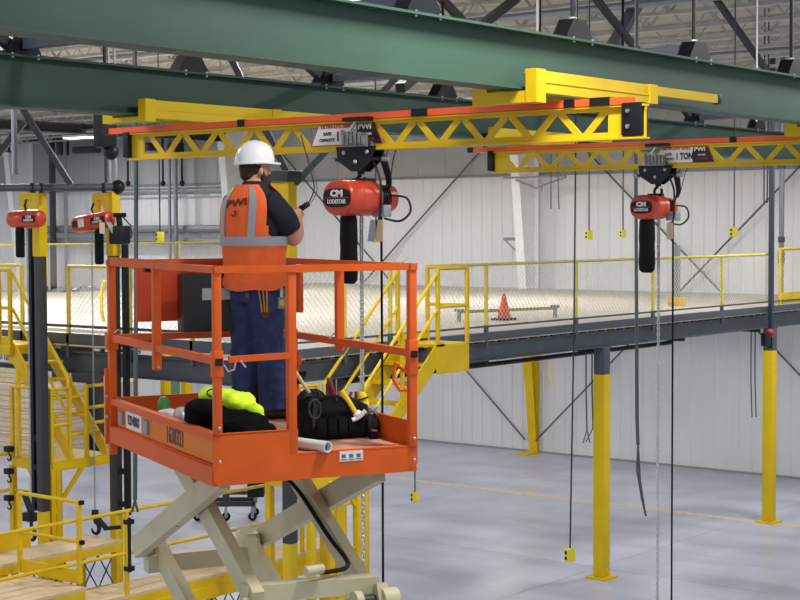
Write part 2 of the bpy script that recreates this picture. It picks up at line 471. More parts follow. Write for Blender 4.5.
# ================================================================== MEZZANINE
MX, MY, MZ = 15.15, 14.35, 4.45
FX, FY = WX-.3, 33.9
mz = thing('mezzanine', 'grey steel mezzanine platform with a pale board deck, spanning to the wall', 'mezzanine', (MX, MY, 4.0))
deckm = mat('mezzanine_deck_board', (192, 184, 170), .8, var=.05, scale=1.2)
MB().box((MX+.02, MY+.02, MZ-.05), (FX, FY, MZ)).build('deck', deckm, mz, smooth=False)
def wbeam(mb, p, q, h, wd, tf=.018):
    """I-beam: p,q are the centre of its bottom face"""
    p = V(p); q = V(q)
    mb.bar(p+V((0,0,tf/2)), q+V((0,0,tf/2)), wd, tf); mb.bar(p+V((0,0,h-tf/2)), q+V((0,0,h-tf/2)), wd, tf)
    mb.bar(p+V((0,0,h/2)), q+V((0,0,h/2)), .012, h-2*tf); return mb
wbeam(MB(), (MX-.1, MY+.08, 4.02), (FX, MY+.08, 4.02), .28, .16).build('edge_beam', STEEL, mz, smooth=False)
wbeam(MB(), (MX+.08, MY+.17, 4.0), (MX+.08, FY, 4.0), .32, .16).build('edge_beam', STEEL, mz, smooth=False)
wbeam(MB(), (MX+.1, FY-.05, 4.02), (FX, FY-.05, 4.02), .3, .16).build('edge_beam', STEEL, mz, smooth=False)
for i in range(1, 4):
    y = MY + i*6.0
    wbeam(MB(), (MX+.16, y, 4.02), (FX, y, 4.02), .28, .16).build('floor_beam', DSTEEL, mz, smooth=False)
# beige closure strip with deck flutes under the edge channel
mb = MB(); mb.box((MX-.02, MY-.03, 4.33), (FX, MY+.05, 4.345)); mb.build('closure_strip', TAGB, mz, smooth=False)
mb = MB(); x = MX
while x < FX-.2:
    mb.box((x, MY-.01, 4.30), (x+.15, MY+.04, 4.328)); x += .3
mb.build('deck_flute', BLACKM, mz, smooth=False)['kind'] = 'stuff'
MB().box((MX-.02, MY-.05, 4.35), (FX, MY+.02, MZ+.02)).build('edge_channel', STEEL, mz, smooth=False)
MB().bar((MX, MY-.03, 4.56), (FX, MY-.03, 4.56), .03, .03).build('kick_rail', STEEL, mz, smooth=False)
# left edge
mb = MB(); mb.box((MX-.06, MY, 4.44), (MX+.02, FY, 4.58)); mb.build('edge_channel', STEEL, mz, smooth=False)
MB().box((MX-.03, MY, 4.60), (MX+.0, FY, 4.645)).build('deck_edge_strip', WHITE, mz, smooth=False)
MB().bar((MX-.04, MY, 4.69), (MX-.04, FY, 4.69), .03, .04).build('kick_rail', STEEL, mz, smooth=False)
MB().box((MX-.05, MY, 4.40), (MX+.02, FY, 4.425)).build('closure_strip', TAGB, mz, smooth=False)
mb = MB(); y = MY+.4
while y < 24:
    for q in range(random.choice((1, 2, 3))):
        mb.box((MX+.01, y, 4.345), (MX+.05, y+random.uniform(.05, .16), 4.385)); y += .2
    y += random.uniform(.2, .7)
mb.build('insulation_scrap', WHITE, mz, smooth=False)['kind'] = 'stuff'
# unseen fill lights added to brighten the space under the deck
u0 = None
for x in (18.6, 25.2, 31.8):
    for y in (17.4, 22.2, 27.0, 31.8):
        if u0 is None:
            u0 = thing('fill_strip', 'added fill light strip, unseen under the mezzanine deck', 'lamp', (x, y, 3.9), 'added fill lights under the mezzanine')
            MB().bbox((x-.6, y-.08, 4.32), (x+.6, y+.08, 4.40), .01).build('housing', WHITE, u0)
            MB().box((x-.58, y-.06, 4.305), (x+.58, y+.06, 4.32)).build('diffuser', GLOW, u0, smooth=False)
            l = area(x, y, 3.84, 1.2, .12, UNDER_W); l.parent = u0; l.location = (0, 0, .39)
        else: copy_tree(u0, (x-u0.location.x, y-u0.location.y, 0))
# bar joists under the deck
for i in range(6):
    x = 17.3+3.2*i
    MB().box((x-.04, MY+.2, 3.93), (x+.04, FY-.2, 4.0)).build('deck_joist', BLACKM, mz, smooth=False)
# pipes slung under the mezzanine
rod('sprinkler_pipe', (17.5, MY+.7, 3.86), (27.3, MY+.7, 3.86), .04, BLACKM, 'black sprinkler pipe slung under the mezzanine right of the stair', 'pipe')
rod('sprinkler_pipe', (18.9, MY+2.2, 3.88), (29.0, MY+2.2, 3.88), .04, BLACKM, 'black sprinkler pipe under the mezzanine between the two yellow columns', 'pipe')

def mcol(x, y, label, r=.14):
    t = thing('support_column', label, 'column', (x, y, 0))
    MB().bbox((x-.11, y-.11, .03), (x+.11, y+.11, 3.55), .02).build('yellow_sleeve', YEL2, t)
    MB().bbox((x-.105, y-.105, 3.55), (x+.105, y+.105, 4.02), .02).build('grey_head', STEEL, t)
    MB().box((x-.22, y-.2, 0), (x+.22, y+.2, .03)).build('base_plate', YEL2, t, smooth=False)
    MB().box((x-.16, y-.09, 4.0), (x+.16, y+.09, 4.02)).build('cap_plate', STEEL, t, smooth=False)
    return t
mcol(23.75, MY+.08, 'yellow square support column standing at the mezzanine edge, the nearer one')
mcol(30.33, MY+.08, 'yellow square support column at the right, under the sprinkler riser')
mcol(17.2, MY+.5, 'support column of the mezzanine hidden behind the orange lift')
for i, (px, py) in enumerate(((166, 395), (187, 395))):
    p = at(px, 445, z=0)
Q1, Q2 = at(166, 437, z=0), at(187, 437, z=0)
for x, y, lb in ((Q1.x, Q1.y, 'far yellow column under the mezzanine seen left of the worker, left of two'), (Q2.x, Q2.y, 'far yellow column under the mezzanine left of the worker, right of two')):
    mcol(x, y, lb)

# railings -------------------------------------------------------------
RAILY = mat('pale_yellow_rail', (214, 194, 70), .45, var=.08)
MESHM = mat('mesh_wire', (226, 222, 200), .5, metal=.2, var=.1)
def chain_mesh(p, q, z0, z1, name, parent, pitch=.10, wr=.004):
    """diamond wire mesh between two ends, real wires"""
    p = V(p); q = V(q); d = q-p; Lh = d.length; d.normalize(); h = z1-z0
    mb = MB(); s_ = -h
    nrm = d.cross(V((0, 0, 1)))*wr
    up = V((0, 0, 1))
    while s_ < Lh:
        for sg in (0, 1):
            a0, a1 = max(s_, 0), min(s_+h, Lh)
            if a1-a0 > .02:
                zA = (a0-s_); zB = (a1-s_)
                if sg: zA = h-zA; zB = h-zB
                A = p+d*a0+V((0, 0, z0+zA-p.z)); B = p+d*a1+V((0, 0, z0+zB-p.z))
                mb.bar(A, B, wr, wr, up=d.cross(up))
        s_ += pitch
    return mb.build(name, MESHM, parent, smooth=False)
def railing(label, pts, posts, z0, ztop, mesh=True, m=None, foot=STEEL):
    """pts: the two ends (x,y)"""
    m = m or RAILY
    a, b_ = [V((*p, 0)) for p in pts]
    t = thing('guard_railing', label, 'railing', (a.x, a.y, z0))
    MB().tube([a+V((0, 0, ztop)), b_+V((0, 0, ztop))], .024, 8).build('top_rail', m, t)
    for f in posts:
        c = a.lerp(b_, f)
        MB().cbox((c.x, c.y, (z0+.12+ztop)/2), (.045, .045, ztop-z0-.12)).build('post', m, t, smooth=False)
        MB().cbox((c.x, c.y, z0-.05), (.06, .05, .36)).build('post_foot', foot, t, smooth=False)
    if mesh: chain_mesh((a.x, a.y, 0), (b_.x, b_.y, 0), z0+.12, ztop-.02, 'wire_mesh', t)
    return t
ZT = 5.52
yf = MY-.02
railing('yellow topped railing with wire mesh along the mezzanine edge, right of the stair landing', ((18.66, yf), (30.2, yf)),
        [(x-18.66)/(30.2-18.66) for x in (20.16, 22.75, 25.33, 28.0)], MZ, ZT)
railing('wire mesh railing along the mezzanine edge between the lift and the stair opening', ((15.2, yf), (17.85, yf)),
        [.02, .6, .98], MZ, ZT)
railing('wire mesh railing along the left edge of the mezzanine behind the lift', ((MX-.03, 18.15), (MX-.03, 14.4)), [0, .35, .68, .98], MZ, ZT+.03)
railing('wire mesh railing on the left mezzanine edge beyond the left stair', ((MX-.03, 33.5), (MX-.03, 19.2)), [0, .2, .4, .6, .8, 1], MZ, ZT+.03)
railing('far yellow railing along the back edge of the mezzanine', ((15.2, FY-.3), (34.5, FY-.3)), [i/8 for i in range(9)], MZ, ZT+.16)
# gate with yellow kick plate at the right edge
t = thing('safety_gate', 'yellow mesh gate with kick plate on the mezzanine at the right picture edge', 'gate', (30.7, yf, MZ))
mb = MB()
mb.tube([(30.55, yf, MZ), (30.55, yf, 5.62), (33.5, yf, 5.62), (33.5, yf, MZ)], .03, 8); mb.build('frame', YEL, t)
MB().box((30.6, yf-.01, 4.5), (33.5, yf+.01, 4.72)).build('kick_plate', YEL, t, smooth=False)
chain_mesh((30.6, yf, 0), (33.5, yf, 0), 4.72, 5.6, 'wire_mesh', t)

# things on the mezzanine deck -----------------------------------------
c0 = at(504, 320, z=MZ)
t = thing('traffic_cone', 'orange traffic cone with dark base standing on the mezzanine deck', 'cone', c0)
MB().lathe(c0, [(.13, .035), (.12, .06), (.03, .45), (.022, .47), (.0, .47)], 20).build('cone_body', CONE, t)
MB().bbox((c0.x-.17, c0.y-.17, MZ), (c0.x+.17, c0.y+.17, MZ+.04), .015).build('base', BLACKM, t)
MB().lathe(c0, [(.104, .12), (.088, .19), (.086, .19), (.102, .12)], 20).build('yellow_tape', YEL2, t)
a = at(459, 312, z=4.62); b_ = at(555, 308, z=4.62)
t = thing('floor_barrier', 'low olive barrier bar on stub legs in front of the traffic cone', 'barrier', (a.x, a.y, MZ))
OL = mat('olive_bar', (150, 146, 84), .6)
MB().bar(a, b_, .05, .05).build('bar', OL, t, smooth=False)
for p in (a, b_):
    MB().cbox((p.x, p.y, (MZ+p.z)/2), (.05, .05, p.z-MZ)).cbox((p.x, p.y, p.z+.03), (.12, .12, .05)).build('leg', PIPE, t, smooth=False)
p = at(677, 306, z=MZ)
t = thing('bollard_post', 'short grey post with a yellow base on the mezzanine deck', 'post', p)
MB().cbox((p.x, p.y, MZ+.7), (.1, .1, 1.1)).build('post', PIPE, t, smooth=False)
MB().bbox((p.x-.14, p.y-.14, MZ), (p.x+.14, p.y+.14, MZ+.18), .02).build('base', YEL, t)
# rubble and sheet waste at the far end
for i, (px, py, w_, h_, mm, lb) in enumerate(((70, 291, 1.1, .35, PIPE, 'crumpled grey sheeting heaped at the far end of the mezzanine'), (83, 290, .7, .28, WHITE, 'crumpled white sheeting beside the grey heap at the far mezzanine end'), (60, 292, .8, .22, DSTEEL, 'dark bundle lying at the far end of the mezzanine'))):
    p = at(px, py, y=FY-1.0); p.z = MZ; h_ *= .45
    mb = MB()
    for k_ in range(9):
        q = p+V((random.uniform(-.5, .5)*w_, random.uniform(-.3, .3), 0))
        hh = h_*random.uniform(.5, 1)
        mb.add([q+V((-.25, -.2, 0)), q+V((.25, -.2, 0)), q+V((.2, .25, 0)), q+V((-.2, .2, 0)), q+V((random.uniform(-.1, .1), 0, hh))], [(0,1,4),(1,2,4),(2,3,4),(3,0,4),(3,2,1,0)])
    tag(mb.build('sheeting_heap', mm, smooth=False), lb, 'debris')
# yellow drum by the column
p = at(104, 323, z=MZ)
tag(MB().tube([p+V((0,0,.02)), p+V((-.05,0,.2)), p+V((-.05,0,.55)), p+V((0,0,.72)), p+V((.25,-.1,.72))], .03).build('yellow_hoop', YEL2), 'bent yellow tube hoop standing on the mezzanine left of the lift', 'hoop')

# riser post and pipe at the right
p = at(771, 300, y=MY-.15)
t = thing('riser_post', 'dark slim post rising from the right column to the roof', 'post', (p.x, p.y, 4.0))
MB().cbox((p.x, p.y, 6.85), (.085, .085, 5.7)).build('shaft', mat('navy_steel', (44, 50, 62), .5), t, smooth=False)
p = at(781, 300, y=MY+.4)
t = thing('sprinkler_riser', 'grey sprinkler riser pipe with couplings beside the dark slim post', 'pipe', (p.x, p.y, 4.4))
MB().tube([(p.x, p.y, MZ), (p.x, p.y, RZ)], .055, 12).build('pipe', mat('riser_grey', (110, 116, 126), .4, metal=.3), t)
for zz, hh in ((5.3, .25), (5.75, .12), (7.3, .12)):
    MB().tube([(p.x, p.y, zz), (p.x, p.y, zz+hh)], .072, 12).build('coupling', DSTEEL, t)
p = at(770, 333, y=MY-.2)
t = thing('control_valve', 'red and black valve fitting on the head of the right column', 'valve', p)
MB().ell(p, (.1, .1, .09)).build('body', mat('valve_red', (150, 40, 36), .5), t)
MB().bbox(p-V((.3, .06, .25)), p+V((-.08, .06, .02)), .02).build('switch_box', BLACKM, t)
MB().tube([p, p-V((0, 0, .3))], .05).build('stem', BLACKM, t)
# ================================================================== GREEN RUNWAY BEAMS
B1, B2 = 6.02, 9.72
def gbeam(y, label):
    t = thing('runway_beam', label, 'beam', (4, y, 7.0))
    mb = MB(); h = .39
    mb.box((-1 if y < 8 else 1.0, y-.105, 7.0), (33, y+.105, 7.016)); mb.box((-1 if y < 8 else 1.0, y-.105, 7.0+h-.016), (33, y+.105, 7.0+h))
    mb.box((-1 if y < 8 else 1.0, y-.006, 7.016), (33, y+.006, 7.0+h-.016))
    mb.build('beam', GRN, t, smooth=False)
    return t
gbeam(B1, 'nearer of the two long green runway I-beams crossing the top of the picture')
gbeam(B2, 'farther of the two long green runway I-beams, carrying the left ends of both cranes')
def clamp(x, y, label, grp, first={}):
    z = 7.392
    if 'a' not in first:
        t = thing('beam_clamp', label, 'clamp', (x, y, z), grp)
        MB().prism([(x-.165, y-.06, z), (x+.165, y-.06, z), (x+.165, y-.06, z+.025), (x+.08, y-.06, z+.14), (x-.08, y-.06, z+.14), (x-.165, y-.06, z+.025)], (0, .12, 0)).build('bracket', BLACKM, t, smooth=False)
        MB().tube([(x, y, z+.12), (x, y, RZ)], .016, 6).build('hanger_rod', BLACKM, t)
        mb = MB()
        mb.tube([(x, y, z+.13), (x, y, z+.16)], .03, 6)
        for sx in (-.12, .12): mb.tube([(x+sx, y-.085, z-.03), (x+sx, y-.085, z+.01)], .008, 6)
        mb.build('bolt', CHROME, t)
        first['a'] = t; return t
    f = first['a']; t = copy_tree(f, (x-f.location.x, y-f.location.y, 0), label=label); t['group'] = grp
    return t
for k in range(-1, 12):
    X = 7.65+1.76*k
    ORD = ('leftmost', 'second from left', 'third from left', 'fourth from left', 'fifth from left', 'sixth from left', 'second from right', 'rightmost')
    if 0 <= k < 4: clamp(X+.1, B1, 'black trapezoid clamp with hanger rod on the nearer green beam, %s' % (ORD[k] if k < 3 else 'rightmost'), 'clamps on the nearer green beam')
    if 0 <= k < 8: clamp(X, B2, 'black trapezoid clamp with hanger rod on the farther green beam, %s' % ORD[k], 'clamps on the farther green beam')
    if k % 2 == 0 and k >= 0:
        if k <= 6:
            lb = {0: 'blue-grey strut joining the two green beams at the upper left', 2: 'blue-grey strut joining the green beams above the near crane sign', 4: 'blue-grey strut joining the green beams above the near end truck', 6: 'blue-grey strut joining the green beams at the upper right'}[k]
            tag(MB().bar((X+.05, B1+.08, 7.47), (X+.02, B2-.08, 7.47), .09, .07).build('beam_strut', BLUEST, smooth=False), lb, 'strut')
        tag(MB().bar((X-.08, B2, 7.46), (X-2.9, B2+.02, 9.02), .07, .07).build('sway_brace', DSTEEL, smooth=False), 'dark sway brace rising left from the farther green beam, %s' % ('leftmost', '', 'second from left', '', 'third from left', '', 'fourth from left', '', 'fifth from left', '', 'rightmost')[k], 'brace', 'sway braces of the farther beam')
a = at(578, 96, y=B2); b_ = at(642, -4, z=9.03)
tag(MB().bar((a.x, a.y, 7.45), b_, .14, .10).build('sway_brace', BLUEST, smooth=False), 'thick blue-grey sway brace rising right above the near end truck', 'brace')
a = at(400, 88, y=B2); b_ = at(517, -2, z=9.03)
tag(MB().bar((a.x, a.y, 7.45), b_, .09, .09).build('sway_brace', DSTEEL, smooth=False), 'dark sway brace rising right, left of the blue-grey one', 'brace')
a = at(600, 52, z=8.2); b_ = at(640, 25, z=9.03)
# thin white drop rods seen in front of the roof
for px, lb in ((537, 'thin white drop rod above the near end truck'), (757, 'thin white drop rod at the upper right behind the near green beam')):
    p = at(px, 40, y=7.6)
    tag(MB().tube([(p.x, p.y, 7.2), (p.x, p.y, 9.02)], .008, 6).build('drop_rod', WHITE), lb, 'rod')
# roof pipes and tray lines between the joists
for i, (x, z, r, m, lb) in enumerate(((17.5, 8.85, .05, GALV, 'pale sprinkler branch pipe under the joists, nearest of three'), (23.5, 8.85, .05, GALV, 'pale sprinkler branch pipe under the joists, middle of three'), (29.5, 8.8, .06, GALV, 'pale sprinkler branch pipe under the joists, farthest of three'))):
    rod('sprinkler_branch', (x, 2, z), (x, 58, z), r, m, lb, 'pipe')
rod('sprinkler_main', (10, 16.5, 8.75), (35.5, 16.5, 8.75), .08, DSTEEL, 'dark sprinkler main running along the roof above the mezzanine', 'pipe')
rod('sprinkler_main', (10, 20.5, 8.8), (35.5, 20.5, 8.8), .06, DSTEEL, 'second dark pipe running along the roof above the mezzanine', 'pipe')

# ================================================================== BRIDGE CRANES
def crane(X, y0, y1, pos, label, signs, y_label, truckx, wsg=.62):
    z0, z1 = 6.665, 6.888
    t = thing('bridge_crane', label, 'crane', (X, y0, z0))
    mb = MB()
    # flanges
    mb.box((X-.045, y0, z0), (X+.045, y1, z0+.012)); mb.box((X-.035, y0, z1-.012), (X+.035, y1, z1))
    mb.box((X-.008, y0+.001, z0+.002), (X+.008, y1-.001, z0+.05)); mb.box((X-.008, y0+.001, z1-.036), (X+.008, y1-.001, z1-.002))
    y = y0+.28; P = .40
    mb.box((X-.0095, y0+.003, z0+.004), (X+.0095, y0+.28, z1-.004))
    while y < y1-.25:
        a_ = y; c = y+P/2; e = min(y+P, y1)
        mb.bar((X, a_+.02, z1-.03), (X, c-.02, z0+.03), .048, .010, up=(1, 0, 0)); mb.bar((X, c+.02, z0+.03), (X, e-.02, z1-.03), .048, .010, up=(1, 0, 0))
        y += P
    mb.box((X-.0095, y1-.16, z0+.004), (X+.0095, y1-.003, z1-.004))
    mb.build('truss_girder', YEL, t, smooth=False)
    MB().box((X-.04, y0+.1, z1+.003), (X+.03, y1+.27, z1+.05)).build('conductor_cover', RAILO, t, smooth=False)
    for yy, L_ in ((y0+.25, .15), (y0+.52, .08), (y0+1.75, .14), (y0+3.55, .07), (y1+.24, .07)):
        MB().box((X-.048, yy, z1+.001), (X+.038, yy+L_, z1+.056)).build('cover_splice', BLACKM, t, smooth=False)
    # end stops (black bumpers)
    for ya, yb in ((y0+.012, y0+.16), (y1-.02, y1+.05)):
        e_ = MB().bbox((X-.05, ya, z0+.022), (X+.05, yb, z0+.235), .01).build('end_bumper', BLACKM, t)
        if ya < y0+1:
            for zz in (z0+.08, z0+.18): sub(e_, MB().tube([(X-.05, (ya+yb)/2+.02, zz), (X-.065, (ya+yb)/2+.02, zz)], .014, 8), 'bolt', CHROME)
    # end trucks clasping the green beams
    for yb in (B1, B2):
        if yb > y1+.3: continue
        xa, xm, xb = X+truckx[0], X+truckx[1], X+truckx[2]
        yn = yb-.17
        mb = MB(); zl = 6.905 if yb < 8 else 6.945
        mb.box((xa, yn-.05, 6.975), (xm, yn-.04, 7.118)); mb.box((xa+.002, yn-.039, 7.10), (xm-.002, yn+.04, 7.115)); mb.box((xa+.002, yn-.039, 6.977), (xm-.002, yn+.05, 6.989))
        mb.box((xa, yn-.056, 7.04), (xm, yn-.051, 7.05))
        mb.box((xm, yn-.045, 7.05), (xb, yn-.0, 7.115))
        mb.bbox((xa-.02, yn-.07, zl), (xa+.09, yn+.02, 7.125), .004)
        mb.box((xa-.016, yn+.021, zl+.004), (xa+.086, yb+.16, 6.985)); mb.box((xa-.013, yb+.161, zl), (xa+.083, yb+.28, 7.12))
        mb.box((xm-.02, yn-.065, 6.985), (xm+.09, yn+.03, 7.122))
        mb.box((X-.03, yn-.03, 6.9765), (X+.03, yb+.2, 6.984))
        mb.box((xa+.09, yb+.20, 6.975), (xm, yb+.21, 7.1))
        tr = mb.build('end_truck', YEL2 if yb > 8 else YEL, t, smooth=False)
        for xx in (xa+.25, xm-.2):
            for ya_, yb_ in ((-.16, -.03), (.03, .18)): sub(tr, MB().tube([(xx, yb+ya_, 7.05), (xx, yb+yb_, 7.05)], .03, 12), 'wheel', DSTEEL)
        sub(tr, MB().bbox((xm-.04+1.0*(xb-xm), yn-.05, 7.04), (xb+.02, yn+.005, 7.12), .01), 'buffer', BLACKM)
    # plate with writing
    ys = y_label; xf = X-.012; K_ = wsg/.62
    h = z1-z0
    pl = MB().prism([(xf, ys, z0+.045), (xf, ys-.62*K_, z0+.045), (xf, ys-.55*K_, z1-.02), (xf, ys-.07*K_, z1-.02)], (.004, 0, 0)).build('capacity_sign', REDTXT, t, smooth=False)
    sub(pl, MB().prism([(xf-.001, ys-.012, z0+.05), (xf-.001, ys-.40*K_, z0+.05), (xf-.001, ys-.40*K_, z1-.026), (xf-.001, ys-.075*K_, z1-.026)], (-.002, 0, 0)), 'white_field', LABELW, smooth=False)
    sub(pl, MB().prism([(xf-.001, ys-.40*K_, z0+.05), (xf-.001, ys-.61*K_, z0+.05), (xf-.001, ys-.548*K_, z1-.026), (xf-.001, ys-.40*K_, z1-.026)], (-.002, 0, 0)), 'black_field', LABELB, smooth=False)
    D = (0, -1, 0); Z = (0, 0, 1); xt = xf-.005
    for s_, sz, yy, zz, mm, ws, bo in signs:
        sub(pl, text_mb(s_, sz*.86, (xt, ys-yy*K_, z0+.004+zz*.83), D, Z, ws*K_*1.12, .002, bo), 'lettering', mm, smooth=False)
    return t
SG = [('ULTRA-LITE SERIES', .042, .235, .218, REDTXT, .85, .0012), ('SAFE', .04, .15, .155, LABELB, .9, .0012), ('CAPACITY', .036, .145, .10, LABELB, .8, .0012),
      ('1 TON', .10, .315, .125, LABELB, .62, .004), ('PWI', .06, .47, .205, LABELW, 1.1, .002), ('CRANES', .025, .49, .14, LABELW, .9, .0005), ('1-800 SERVICE', .02, .50, .095, REDTXT, .9, .0004)]
crane(9.1, 5.2, 10.1, 'near', 'near yellow truss bridge crane with orange rail spanning the two green beams', SG, 8.08, (-.38, 1.1, 2.2), .70)
crane(13.9, 3.4, 9.78, 'far', 'far yellow truss bridge crane with orange rail at the right, carrying the smaller hoist', SG, 7.85, (-.38, 1.1, 2.0), .66)

# ================================================================== HOISTS
def link_chain(mb, top, length, pitch=.034, w_=.011, r=.0038):
    z = top.z; i = 0
    while z > top.z-length:
        c = V((top.x, top.y, z)); n = 10; ring = []
        for k in range(n):
            t = 2*math.pi*k/n
            u = math.cos(t)*w_; v_ = math.sin(t)*(pitch*.5+r*1.0)
            ring.append(c+(V((u, 0, v_)) if i % 2 else V((0, u, v_))))
        b = len(mb.v)
        nn = V((0, 1, 0)) if i % 2 else V((1, 0, 0))
        for k in range(n):
            rad = (ring[k]-c).normalized()
            for q in range(4):
                a_ = q*math.pi/2+.78
                mb.pt(ring[k]+rad*(r*math.cos(a_))+nn*(r*math.sin(a_)))
        for k in range(n):
            for q in range(4):
                mb.f.append((b+k*4+q, b+((k+1) % n)*4+q, b+((k+1) % n)*4+(q+1) % 4, b+k*4+(q+1) % 4))
        z -= pitch*.8; i += 1
    return mb
def hook(mb, p, s=1.0):
    pts = [p, p-V((0, 0, .05*s))]
    for k in range(9):
        t = math.radians(90-k*32); pts.append(p+V((0, -.04*s*math.cos(t), -.09*s+.04*s*math.sin(t))))
    return mb.tube(pts, [.012*s]*2+[.014*s]*6+[.01*s]*2+[.005*s], 8)
def hoist_body(t, c, ax, side, Lb, wd, ht, lettered=True, s=1.0):
    """c: centre of body; ax: unit vector from the lettered end cap to the motor end"""
    ax = V(ax); side = V(side); Z = V((0, 0, 1))
    def ring(d, sw, sh, n=28, ex=2.5):
        o = []
        for k in range(n):
            a_ = 2*math.pi*k/n
            cc, ss = math.cos(a_), math.sin(a_)
            f = (abs(cc)**ex+abs(ss)**ex)**(-1/ex)
            o.append(c+ax*d+side*(cc*f*sw/2)+Z*(ss*f*sh/2))
        return o
    def loft(rings, name, m):
        mb = MB(); n = len(rings[0])
        for r in rings:
            for p in r: mb.pt(p)
        for i in range(len(rings)-1):
            for k in range(n): mb.f.append((i*n+k, i*n+(k+1) % n, (i+1)*n+(k+1) % n, (i+1)*n+k))
        mb.f.append(tuple(range(n))[::-1]); mb.f.append(tuple((len(rings)-1)*n+k for k in range(n)))
        return mb.build(name, m, t)
    h = Lb/2
    b = loft([ring(-h, wd*.90, ht*.86), ring(-h+.012, wd*.97, ht*.94), ring(-h+.03, wd, ht*.99), ring(-h+.12, wd, ht), ring(-h+.125, wd*.97, ht*.97), ring(-h+.135, wd*.97, ht*.97), ring(-h+.14, wd, ht), ring(-h+Lb*.6, wd, ht), ring(-h+Lb*.62, wd*.9, ht*.88)], 'gearbox_cover', RED)
    # motor section: ribbed
    rg = []
    d = -h+Lb*.62
    rg.append(ring(d, wd*.82, ht*.74, ex=2.2))
    while d < h-.14:
        rg += [ring(d, wd*.84, ht*.78, ex=2.2), ring(d+.012, wd*.84, ht*.78, ex=2.2), ring(d+.013, wd*.72, ht*.66, ex=2.2), ring(d+.022, wd*.72, ht*.66, ex=2.2)]; d += .024
    loft(rg+[ring(h-.1, wd*.8, ht*.72, ex=2.2)], 'motor_housing', BLACKM)
    loft([ring(h-.11, wd*.9, ht*.8, ex=2.4), ring(h-.03, wd*.9, ht*.8, ex=2.4), ring(h, wd*.7, ht*.6, ex=2.4)], 'motor_end_cap', RED)
    # highlight seam plate on top, lug
    MB().bar(c+Z*(ht/2)-ax*.06, c+Z*(ht/2)+ax*.09, .1, .03).build('lug_plate', BLACKM, t)
    if lettered:
        pl = MB(); n = 26; fr = c-ax*(h+.002)
        outer = []
        for k in range(n):
            a_ = 2*math.pi*k/n; cc, ss = math.cos(a_), math.sin(a_); f = (abs(cc)**3.2+abs(ss)**3.2)**(-1/3.2)
            outer.append(fr+side*(cc*f*wd*.43)+Z*(ss*f*ht*.26))
        pl = pl.prism(outer, -ax*.004).build('name_plate', BLACKM, t, smooth=False)
        xd = -side if (-side).cross(Z).dot(-ax) > 0 else side
        sub(pl, text_mb('CM', ht*.24, fr-ax*.006+Z*ht*.115, xd, Z, 1.25, .003, .004), 'lettering', LABELW, smooth=False)
        sub(pl, text_mb('LODESTAR', ht*.17, fr-ax*.006-Z*ht*.11, xd, Z, .80, .003, .0008), 'lettering', LABELW, smooth=False)
        sub(pl, MB().bar(fr-ax*.006-side*wd*.36, fr-ax*.006+side*wd*.36, .002, .004), 'red_line', RED, smooth=False)
    return b
